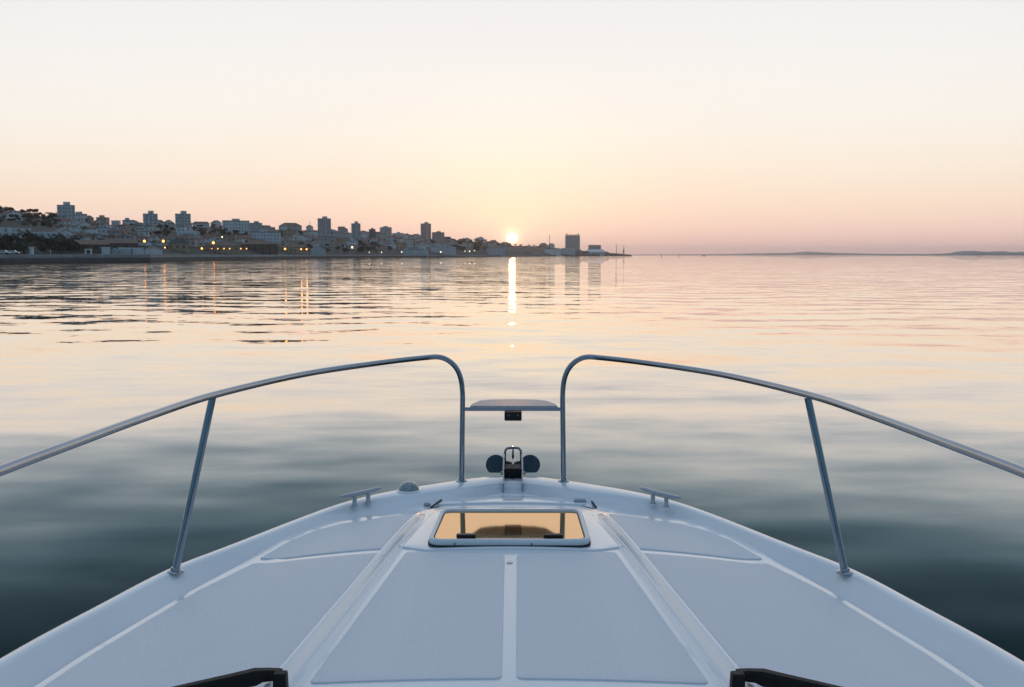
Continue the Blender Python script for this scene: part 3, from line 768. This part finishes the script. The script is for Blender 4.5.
for k, (shp, mi, nm) in enumerate(KINDS):
    for v in range(2):
        PROT.append((crown_mesh(20 + k * 2 + v, shp, LEAF[mi]), trunk_mesh(50 + k), nm, shp))
used = set()
def tree(x, yb, hpx, k, label, group, t=None, wide=1.0):
    p = ground(x, t_at(x, yb) if t is None else t); D = p.y; s = hpx / FH * D
    cr, tr, nm, shp = PROT[k]
    o = empty('tree', p, rnd.random() * 6.28); o.scale = (s * wide, s * wide, s)
    for src in (cr, tr):
        if src.name in used: c = src.copy(); col.objects.link(c)
        else: c = src; used.add(src.name)
        c.parent = o
    tag(o, '%s tree %s' % (nm, label), 'tree', group, None, x)
def pick(): return rnd.choice([0, 1, 2, 3, 0, 1, 8, 9, 4, 5, 8, 9])
for x in [-52, -44, -36, -29, -22, -15, -8, -3, 1, 4, 8, 11, 24, 28, 31, 34, 38, 41, 45, 49, 52, 56, 81, 88, 93]:
    y = interp(SKYL, x); tree(x, y + rnd.uniform(.5, 5), rnd.uniform(5.5, 9) if x < 60 else 4.5, pick(), 'on the skyline left of the twin towers', 'skyline trees', wide=rnd.uniform(1., 1.5))
for x in [-8, -2, 2, 6, 12, 16, 20, 23, 26, 28, 30, 33, 35, 37, 39, 41, 44, 46, 48, 50, 52, 54, 26, 47, 55, 57]: tree(x, 225 + rnd.uniform(-6, 4), rnd.uniform(5, 8), pick(), 'on the slope left of the leftmost tower', 'hillside trees', wide=1.4)
for k in range(84):
    x = -56 + k * 1.6 + rnd.uniform(-1, 1); tree(x, 252 + rnd.uniform(-4, .8), rnd.uniform(8, 12.5), rnd.choice([0, 1, 8, 9, 0, 1, 8]), 'behind the far left quay', 'trees behind the quay', t=rnd.uniform(.09, .2), wide=rnd.uniform(1.2, 1.8))
for a, b, c, d, n, hh in [(190, 226, 229, 237, 15, 6), (222, 252, 234, 240, 12, 5), (158, 172, 230, 238, 7, 7), (290, 312, 246, 252.5, 8, 5.5), (325, 347, 248, 253.5, 8, 5), (357, 392, 246, 253.5, 16, 6), (455, 463, 248, 254, 4, 7), (473, 487, 247, 253.5, 6, 7)]:
    for k in range(n): x = rnd.uniform(a, b); tree(x, rnd.uniform(c, d), hh * rnd.uniform(.8, 1.2), pick(), zone(x), 'hillside trees', wide=rnd.uniform(1, 1.5))
for k in range(40):
    x = 448 + k * 2.6; tree(x, interp(SKYL, x) + rnd.uniform(.5, 3), rnd.uniform(3.2, 5) * (1 if x < 500 else .62), pick(), 'on the low ridge under the sun', 'ridge trees under the sun', wide=rnd.uniform(1.1, 1.7))
for k in range(34):
    x = rnd.uniform(96, 440); tree(x, rnd.uniform(interp(SKYL, x) + .6, 247), rnd.uniform(3.5, 6), pick(), zone(x), 'hillside trees', wide=rnd.uniform(1, 1.4))
for k in range(12):
    x = 578 + k * 2.6; tree(x, 254, rnd.uniform(2.5, 4), pick(), 'at the low tip of the headland', 'trees at the headland tip', t=rnd.uniform(.15, .5), wide=1.5)

# ------------------------------------------------------------------ LAMPS, MASTS, SMALL THINGS
def lamp(x, y, mat, r, label, yb=None, t=.04):
    p = ground(x, t); D = p.y; z = CAMZ + (HOR - y) / FH * D; rad = r * .85 / FH * D
    o = empty('street_lamp', p); mb = MB(); mb.tube([(0, 0, -.3), (0, 0, (z - p.z) * .6), (0, 0, z - p.z - rad)], [.11, .09, .06], 8); mb.build('pole', M['pole'], o)
    mb = MB(); mb.lathe((0, 0, z - p.z), [(rad * .05, -rad), (rad * .6, -rad * .8), (rad, 0), (rad * .6, rad * .75), (rad * .05, rad)], 14); mb.build('lamp_head', M[mat], o, 60)
    mb = MB(); mb.lathe((0, 0, z - p.z + rad), [(rad * .9, 0), (rad * .7, rad * .3), (.02, rad * .5)], 12); mb.build('lamp_cap', M['pole'], o)
    tag(o, label, 'street lamp', None, None, x)
lamp(144.8, 241.2, 'sodium', 1.35, 'tall bright orange lamp, left one of the two over the quay sheds')
lamp(163.7, 241.2, 'sodium', 1.35, 'tall bright orange lamp, right one of the two over the quay sheds')
lamp(165.2, 247.6, 'sodiumsmall', .9, 'small orange lamp directly below the tall bright right lamp')
lamp(213.6, 242.8, 'sodium', 1.4, 'tall bright orange lamp standing before the tan hall')
lamp(222.6, 237, 'whitelamp', 1.0, 'tall white lamp highest of those before the tan hall')
lamp(202, 248.5, 'sodiumsmall', 1.25, 'brighter low orange lamp at the left end of the tan hall')
for x in (212, 218, 224.2, 229.9, 241, 246.7): lamp(x, 248.7, 'sodiumsmall', .75 if x > 215 else .5, 'small low orange lamp before the tan hall')
lamp(285.2, 248.9, 'sodiumsmall', 1.25, 'bright low orange lamp standing alone right of the tan halls')
for x in (301.2, 306.7): lamp(x, 249.2, 'sodiumsmall', 1.0, 'low orange lamp of the last pair beside the bluish shed')
lamp(352.3, 247.3, 'whitelamp', 1.35, 'large white floodlight below the slim tower')
for x, y, r in ((369.3, 252.3, .6), (381.6, 252.3, .7), (401.7, 252, .8), (440.8, 252, .9), (465, 251.2, .6), (469.6, 251.2, .8), (474.6, 250.7, .6)): lamp(x, y, 'whitelamp', r, 'small white lamp low on the quay %s' % ('left of the terminals' if x < 395 else 'at the terminals' if x < 450 else 'between terminals and sun'))
def mast(x, y0, yb, t, label, kind, name):
    p = ground(x, t); D = p.y; h = CAMZ + (HOR - y0) / FH * D - p.z; o = empty(name, p); k = D / FH
    mb = MB(); mb.tube([(0, 0, -1), (0, 0, h)], [.32 * k, .18 * k], 8); mb.build('mast', M['crane'], o)
    if kind == 'crane':
        mb = MB(); mb.tube([(-.1 * k, 0, h * .45), (1.3 * k, 0, h * .72)], .14 * k, 6); mb.build('jib', M['crane'], o)
        mb = MB(); mb.box((0, 0, h * .35), (1.5 * k, 3, h * .3)); mb.build('cabin', M['crane'], o)
        mb = MB(); mb.box((0, 0, .4 * k), (2.8 * k, 5, .8 * k), None, .6); mb.build('base', M['crane'], o)
    if kind == 'arms':
        for z in (.96, .82):
            mb = MB(); mb.box((0, 0, h * z), (1.4 * k, .4, .3 * k)); mb.build('crossarm', M['crane'], o)
    tag(o, label, 'crane' if kind == 'crane' else 'mast', None, None, x)
mast(549.5, 235.5, 246, .8, 'thin antenna mast left of the big turreted building', 'arms', 'antenna_mast')
mast(616.3, 244.5, 253.5, .3, 'thin mast on the headland tip left of the crane', 'arms', 'signal_mast')
mast(623.6, 244.8, 253.8, .3, 'dark harbour crane at the very tip of the headland', 'crane', 'harbour_crane')
mast(310.5, 221, 230, .95, 'thin pole on the skyline left of the squat tower', 'plain', 'antenna_mast')
def car(x, label, mat, yaw):
    t = .03; p = ground(x, t); o = empty('parked_car', p, yaw)
    prof = [(-2.2, .35), (-2.2, .8), (-1.6, .95), (-.9, 1.45), (.7, 1.45), (1.3, .95), (2.1, .8), (2.2, .35)]
    mb = MB(); mb.prism([(a, -.85, b) for a, b in prof], (0, 1.7, 0)); mb.build('body', M[mat], o, 20, bevel=.06)
    mb = MB(); mb.prism([(-1.3, -.87, .98), (-.8, -.87, 1.36), (.6, -.87, 1.36), (1.05, -.87, .98)], (0, 1.74, 0)); mb.build('window', M['windowglass'], o, 0)
    for a in (-1.35, 1.35):
        for b in (-.8, .8):
            mb = MB(); mb.lathe((a, b - .1, .32), [(.05, 0), (.32, 0), (.32, .2), (.05, .2)], 14, 'y'); mb.build('wheel', M['rubber'], o)
    tag(o, label, 'car', 'cars parked on the quay', None, x)
car(3.5, 'pale car parked at the left edge of the quay', 'carwhite', 0.2)
car(13, 'pale car parked on the quay right of the leftmost car', 'carwhite', 0.25)
car(-9, 'blue car parked on the quay left of the pale cars', 'carblue', .2)
def person(x, label):
    p = ground(x, .025); o = empty('person', p); mb = MB()
    rings = []
    for z, a, b in ((0.85, .17, .12), (1.0, .18, .13), (1.2, .19, .13), (1.42, .21, .12), (1.5, .09, .08), (1.56, .065, .07), (1.64, .085, .10), (1.72, .085, .10), (1.79, .04, .05)):
        rings.append([Vector((a * math.cos(k * math.pi / 6), b * math.sin(k * math.pi / 6), z)) for k in range(12)])
    mb.loft(rings)
    for s in (-1, 1):
        mb.tube([(s * .09, 0, .9), (s * .1, -.02, .48), (s * .11, 0, .05), (s * .11, -.14, .03)], [.085, .06, .045, .04], 8)
        mb.tube([(s * .2, 0, 1.42), (s * .25, 0, 1.12), (s * .24, -.08, .85)], [.05, .042, .035], 8)
    mb.build('body', M['cloth'], o, 60); tag(o, label, 'person', None, None, x)
person(50.7, 'person in pale clothes standing on the far left quay')
p = ground(31.8, .03); o = empty('ticket_kiosk', p); mb = MB(); mb.box((0, 0, 1.3), (1.1, 1.1, 2.6)); mb.build('wall', PLAIN['white'], o, 0); mb = MB(); mb.box((0, 0, 2.7), (1.7, 1.7, .25)); mb.build('roof', ROOFS['white'], o, 0); tag(o, 'narrow white kiosk on the quay right of the pale cars', 'kiosk')
p = ground(88.5, .04); o = empty('white_arch', p); mb = MB()
for s in (-1, 1): mb.box((s * 1.1, 0, .9), (.35, .8, 1.9))
mb.box((0, 0, 1.98), (2.6, .9, .5)); mb.build('arch_frame', PLAIN['white'], o, 0); tag(o, 'small white arch standing on the quay before the brick warehouses', 'arch')

# ------------------------------------------------------------------ FAR SHORE, BUOYS, BOATS
def far(name, D, tab, x0, x1, mat, thick, rough):
    r = random.Random(5); mb = MB(); rings = []; x = x0
    while x <= x1:
        h = interp(tab, x) * D / FH * (1 + rough * (r.random() - .5)); c = wx(x) * D
        rings.append([Vector((c, D, -2)), Vector((c, D + 6, h * .55)), Vector((c, D + thick * .4, h)), Vector((c, D + thick * .7, h * .8)), Vector((c, D + thick, -2))]); x += 3
    mb.loft(rings, closed=False); tag(mb.build(name, mat, smoothing=60), kind='structure')
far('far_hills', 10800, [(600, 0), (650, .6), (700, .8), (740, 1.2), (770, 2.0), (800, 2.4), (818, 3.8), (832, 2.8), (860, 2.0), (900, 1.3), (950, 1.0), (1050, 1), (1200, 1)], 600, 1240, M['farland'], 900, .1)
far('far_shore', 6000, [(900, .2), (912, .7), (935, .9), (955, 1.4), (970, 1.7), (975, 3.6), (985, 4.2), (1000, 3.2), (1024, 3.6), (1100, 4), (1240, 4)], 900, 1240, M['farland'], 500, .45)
def far_boat(x, D, L, label):
    o = empty('motor_launch', (wx(x) * D, D, 0), .3); mb = MB()
    rings = []
    for u, w_, z in ((-.5, .16, .09), (-.2, .18, .08), (.15, .16, .09), (.38, .08, .12), (.5, .005, .15)):
        rings.append([Vector((u * L, s * w_ * L, zz * L)) for s, zz in ((-1, z), (-.7, -.03), (.7, -.03), (1, z))])
    mb.loft(rings, closed=True); mb.build('hull', M['crane'], o, 30)
    mb = MB(); mb.box((-.08 * L, 0, .15 * L), (.32 * L, .2 * L, .16 * L), None, .8); mb.build('cabin', PLAIN['pale grey'], o, 0)
    mb = MB(); mb.tube([(-.05 * L, 0, .2 * L), (-.05 * L, 0, .42 * L)], .01 * L, 6); mb.build('mast', M['crane'], o)
    tag(o, label, 'boat', None, None, x)
far_boat(704, 2600, 10, 'tiny motor launch on the horizon right of the headland tip')
far_boat(725, 3200, 7, 'tiniest motor launch on the horizon, rightmost of the boats')
def buoy(x, D, h, label):
    o = empty('navigation_buoy', (wx(x) * D, D, 0)); mb = MB(); mb.lathe((0, 0, -.5), [(h * .22, 0), (h * .24, .9), (h * .2, 1.2)], 14); mb.build('float', M['red'], o)
    mb = MB(); mb.lathe((0, 0, .7), [(h * .16, 0), (h * .06, h * .7), (h * .08, h * .72), (h * .08, h * .85), (.05, h * .9)], 10); mb.build('tower', M['red'], o)
    tag(o, label, 'buoy', None, None, x)
buoy(661.5, 1900, 4.4, 'small channel buoy on the water, left of the two right of the headland')
buoy(679, 2000, 4.2, 'small channel buoy on the water, right of the two right of the headland')

# tell look-alikes apart by their place
ORD = 'leftmost second third fourth fifth sixth seventh eighth ninth tenth eleventh twelfth thirteenth fourteenth fifteenth sixteenth seventeenth eighteenth nineteenth twentieth'.split()
NUM = 'zero one two three four five six seven eight nine ten eleven twelve thirteen fourteen fifteen sixteen seventeen eighteen nineteen twenty'.split()
byl = {}
for o, x in TOP: byl.setdefault(o['label'], []).append((x, o))
for l, v in byl.items():
    if len(v) > 1:
        v.sort(key=lambda a: a[0])
        for k, (x, o) in enumerate(v):
            n = len(v)
            if k < 20: o['label'] = l + (', leftmost of %s' % NUM[min(n, 20)] if k == 0 else ', rightmost of %s' % NUM[min(n, 20)] if k == n - 1 else ', %s from left' % ORD[k])
for c, t_, *_ in PROT:
    for o in (c, t_):
        if o.name not in used: bpy.data.objects.remove(o)
print('houses', nb, 'objects', len(scene.objects))
# ------------------------------------------------------------------ water
def water_mat():
    m, nt, out = new_mat('calm river water')
    geo = N(nt, 'ShaderNodeNewGeometry')
    pos = geo.outputs['Position']
    def layer(scale, sy, amp, detail, off=0):
        mp = N(nt, 'ShaderNodeMapping'); mp.inputs['Scale'].default_value = (scale, scale * sy, 1); mp.inputs['Location'].default_value = (off, off * .7, 0)
        mp.inputs['Rotation'].default_value = (0, 0, R(-6))
        nt.links.new(pos, mp.inputs[0])
        n = N(nt, 'ShaderNodeTexNoise', Scale=1.0, Detail=detail, Roughness=.5); nt.links.new(mp.outputs[0], n.inputs['Vector'])
        v = N(nt, 'ShaderNodeVectorMath', operation='SUBTRACT'); nt.links.new(n.outputs['Color'], v.inputs[0]); v.inputs[1].default_value = (.5, .5, .5)
        s = N(nt, 'ShaderNodeVectorMath', operation='MULTIPLY'); nt.links.new(v.outputs[0], s.inputs[0])
        s.inputs[1].default_value = (amp * .42, amp, 0)
        return s.outputs[0]
    def addv(a, b):
        v = N(nt, 'ShaderNodeVectorMath', operation='ADD'); nt.links.new(a, v.inputs[0]); nt.links.new(b, v.inputs[1]); return v.outputs[0]
    big = layer(.10, 1.6, WAVES[0], 1.0); mid = layer(.42, 1.9, WAVES[1], 1.2, 13.1); fine = layer(1.6, 2.2, WAVES[2], 2.0, 41.7)
    # breeze patches: finer ripple only some places
    mp = N(nt, 'ShaderNodeMapping'); mp.inputs['Scale'].default_value = (.006, .018, 1); mp.inputs['Location'].default_value = (3.3, 1.9, 0); nt.links.new(pos, mp.inputs[0])
    pn = N(nt, 'ShaderNodeTexNoise', Scale=1.0, Detail=3.0); nt.links.new(mp.outputs[0], pn.inputs['Vector'])
    patch0 = ramp(nt, pn.outputs[0], [(.35, .45), (.65, 1.0)])
    sy = N(nt, 'ShaderNodeSeparateXYZ'); nt.links.new(pos, sy.inputs[0])
    mr = N(nt, 'ShaderNodeMapRange'); mr.inputs['From Min'].default_value = 12; mr.inputs['From Max'].default_value = 75; mr.inputs['To Min'].default_value = .12
    nt.links.new(sy.outputs[1], mr.inputs[0])
    patch = mathn(nt, 'MULTIPLY', patch0, mr.outputs[0])
    fs = N(nt, 'ShaderNodeVectorMath', operation='SCALE'); nt.links.new(fine, fs.inputs[0]); nt.links.new(patch, fs.inputs['Scale'])
    mr2 = N(nt, 'ShaderNodeMapRange'); mr2.inputs['From Min'].default_value = 8; mr2.inputs['From Max'].default_value = 60; mr2.inputs['To Min'].default_value = .85
    nt.links.new(sy.outputs[1], mr2.inputs[0])
    ms = N(nt, 'ShaderNodeVectorMath', operation='SCALE'); nt.links.new(mid, ms.inputs[0]); nt.links.new(mr2.outputs[0], ms.inputs['Scale'])
    # long regular ripples running across the river
    sp = N(nt, 'ShaderNodeSeparateXYZ'); nt.links.new(pos, sp.inputs[0])
    mp3 = N(nt, 'ShaderNodeMapping'); mp3.inputs['Scale'].default_value = (.11, .05, 1); nt.links.new(pos, mp3.inputs[0])
    dn = N(nt, 'ShaderNodeTexNoise', Scale=1.0, Detail=2.0); nt.links.new(mp3.outputs[0], dn.inputs['Vector'])
    ph = mathn(nt, 'MULTIPLY_ADD', dn.outputs[0], 14.0, mathn(nt, 'MULTIPLY_ADD', sp.outputs[0], .10, mathn(nt, 'MULTIPLY', sp.outputs[1], 1.35)))
    rs = mathn(nt, 'MULTIPLY', mathn(nt, 'SINE', ph), RIPPLE)
    mr3 = N(nt, 'ShaderNodeMapRange'); mr3.inputs['From Min'].default_value = 14; mr3.inputs['From Max'].default_value = 45; mr3.inputs['To Min'].default_value = .15
    nt.links.new(sp.outputs[1], mr3.inputs[0])
    cr = N(nt, 'ShaderNodeCombineXYZ'); nt.links.new(mathn(nt, 'MULTIPLY', mathn(nt, 'MULTIPLY', rs, patch0), mr3.outputs[0]), cr.inputs[1])
    tot = addv(addv(addv(big, ms.outputs[0]), fs.outputs[0]), cr.outputs[0])
    up = N(nt, 'ShaderNodeVectorMath', operation='ADD'); nt.links.new(tot, up.inputs[0]); up.inputs[1].default_value = (0, 0, 1)
    nn = N(nt, 'ShaderNodeVectorMath', operation='NORMALIZE'); nt.links.new(up.outputs[0], nn.inputs[0])
    lw = N(nt, 'ShaderNodeLayerWeight', Blend=.5); nt.links.new(nn.outputs[0], lw.inputs['Normal'])
    fac = ramp(nt, lw.outputs['Facing'], WFAC)
    gl = N(nt, 'ShaderNodeBsdfGlossy', Roughness=.008); nt.links.new(ramp(nt, lw.outputs['Facing'], [(.60, (.42, .74, .90)), (.74, (.55, .86, 1.0)), (.80, (.85, .94, .985)), (.85, (1, .95, .93)), (.92, (1, .95, .88)), (.97, (1, .98, .95))]), gl.inputs[0]); nt.links.new(nn.outputs[0], gl.inputs['Normal'])
    df = N(nt, 'ShaderNodeBsdfDiffuse'); df.inputs[0].default_value = (.012, .022, .024, 1)
    mx = N(nt, 'ShaderNodeMixShader'); nt.links.new(fac, mx.inputs[0]); nt.links.new(df.outputs[0], mx.inputs[1]); nt.links.new(gl.outputs[0], mx.inputs[2])
    nt.links.new(mx.outputs[0], out.inputs[0]); return m
RIPPLE = .019
WAVES = (.05, .10, .14)
WFAC = [(.50, .02), (.60, .012), (.66, .022), (.71, .07), (.76, .195), (.81, .47), (.857, .72), (.905, .87), (.95, .96), (1.0, .99)]
m = MB(); X0, X1, Y0, Y1 = -10000, 10000, -600, 12000
m.add([(X0, Y0, 0), (X1, Y0, 0), (X1, Y1, 0), (X0, Y1, 0)], [(0, 1, 2, 3)])
tag(m.build('water', water_mat(), smoothing=0), kind='structure')

# ------------------------------------------------------------------ sky, sun, haze
SUN_EL, SUN_AZ = R(.97), 0.0
sd = Vector((0, math.cos(SUN_EL), math.sin(SUN_EL)))
world = bpy.data.worlds.new('World'); scene.world = world; world.use_nodes = True
nt = world.node_tree; nt.nodes.clear()
wo = N(nt, 'ShaderNodeOutputWorld')
sky = N(nt, 'ShaderNodeTexSky', sky_type='NISHITA'); sky.sun_disc = False
sky.sun_elevation = R(1.0); sky.sun_rotation = 0.0; sky.air_density = 1.0; sky.dust_density = 1.5; sky.ozone_density = 2.0; sky.altitude = 0
bg1 = N(nt, 'ShaderNodeBackground', Strength=.012)
nt.links.new(sky.outputs[0], bg1.inputs[0])
tc = N(nt, 'ShaderNodeTexCoord'); sx = N(nt, 'ShaderNodeSeparateXYZ'); nt.links.new(tc.outputs['Generated'], sx.inputs[0])
el = mathn(nt, 'DIVIDE', mathn(nt, 'ARCSINE', sx.outputs[2]), R(90))   # 0 horizon .. 1 zenith
d = lambda deg: deg / 90
front = ramp(nt, el, [(0, (.74, .48, .47)), (d(.6), (.80, .53, .49)), (d(1.4), (.87, .61, .52)), (d(2.5), (.90, .69, .55)), (d(4.5), (.89, .765, .64)), (d(7), (.875, .82, .745)), (d(10), (.85, .82, .79)), (d(14.5), (.795, .78, .80)), (d(20), (.62, .66, .72)), (d(32), (.40, .48, .60)), (d(55), (.37, .47, .63)), (1, (.37, .47, .64))])
back = ramp(nt, el, [(0, (.08, .19, .29)), (d(8), (.09, .21, .31)), (d(25), (.15, .29, .42)), (d(55), (.28, .40, .57)), (1, (.37, .47, .64))])
fy = ramp(nt, mathn(nt, 'MULTIPLY_ADD', sx.outputs[1], .5, .5), [(.42, 0), (.93, 1)], 'EASE')
basec = mixc(nt, fy, back, front)
dot = N(nt, 'ShaderNodeVectorMath', operation='DOT_PRODUCT'); nt.links.new(tc.outputs['Generated'], dot.inputs[0]); dot.inputs[1].default_value = sd
ang = mathn(nt, 'DIVIDE', mathn(nt, 'ARCCOSINE', mathn(nt, 'MINIMUM', dot.outputs['Value'], .9999999)), R(45))
a_ = lambda deg: deg / 45
glow = ramp(nt, ang, [(0, (.22, .26, .14)), (a_(1), (.11, .18, .08)), (a_(3), (.07, .11, .055)), (a_(6), (.055, .075, .05)), (a_(10), (.045, .05, .04)), (a_(18), (.06, .06, .05)), (a_(26), (.06, .055, .05)), (1, (0, 0, 0))], 'LINEAR')
disc = ramp(nt, ang, [(0, 1), (a_(.20), 1), (a_(.27), .10), (a_(.7), .015), (a_(1.3), 0)], 'LINEAR')
addc = N(nt, 'ShaderNodeMix', data_type='RGBA', blend_type='ADD'); addc.inputs[0].default_value = 1
nt.links.new(basec, addc.inputs[6]); nt.links.new(glow, addc.inputs[7])
sunc = N(nt, 'ShaderNodeMix', data_type='RGBA', blend_type='MULTIPLY'); sunc.inputs[0].default_value = 1
nt.links.new(disc, sunc.inputs[6]); sunc.inputs[7].default_value = (5, 3.3, 1.3, 1)
add2 = N(nt, 'ShaderNodeMix', data_type='RGBA', blend_type='ADD'); add2.inputs[0].default_value = 1
nt.links.new(addc.outputs[2], add2.inputs[6]); nt.links.new(sunc.outputs[2], add2.inputs[7])
bg2 = N(nt, 'ShaderNodeBackground', Strength=1.02)
nt.links.new(add2.outputs[2], bg2.inputs[0])
sh = N(nt, 'ShaderNodeAddShader'); nt.links.new(bg1.outputs[0], sh.inputs[0]); nt.links.new(bg2.outputs[0], sh.inputs[1])
nt.links.new(sh.outputs[0], wo.inputs[0])

sl = bpy.data.lights.new('sun', 'SUN'); sl.energy = .10; sl.angle = R(.32); sl.color = (1, .45, .18)
so = bpy.data.objects.new('sun', sl); col.objects.link(so); so.location = (0, 50, 60)
so.rotation_euler = (-sd).to_track_quat('-Z', 'Y').to_euler()

def haze():
    m, nt, out = new_mat('evening haze')
    v = N(nt, 'ShaderNodeVolumePrincipled'); v.inputs['Color'].default_value = (.93, .90, .92, 1); v.inputs['Density'].default_value = 0.00008; v.inputs['Anisotropy'].default_value = .78
    nt.links.new(v.outputs[0], out.inputs['Volume'])
    b = MB(); b.box((0, 5650, 41), (20400, 13000, 88)); o = b.build('haze', m, smoothing=0); tag(o, kind='stuff'); return o
if not globals().get('NO_HAZE'): haze()

scene.render.engine = 'CYCLES'
scene.cycles.use_denoising = True
scene.cycles.max_bounces = 6; scene.cycles.diffuse_bounces = 2; scene.cycles.glossy_bounces = 4; scene.cycles.volume_bounces = 0
scene.cycles.sample_clamp_indirect = 6
scene.view_settings.view_transform = 'Standard'; scene.view_settings.look = 'None'
scene.view_settings.exposure = 0; scene.view_settings.gamma = 1; scene.view_settings.use_curve_mapping = False
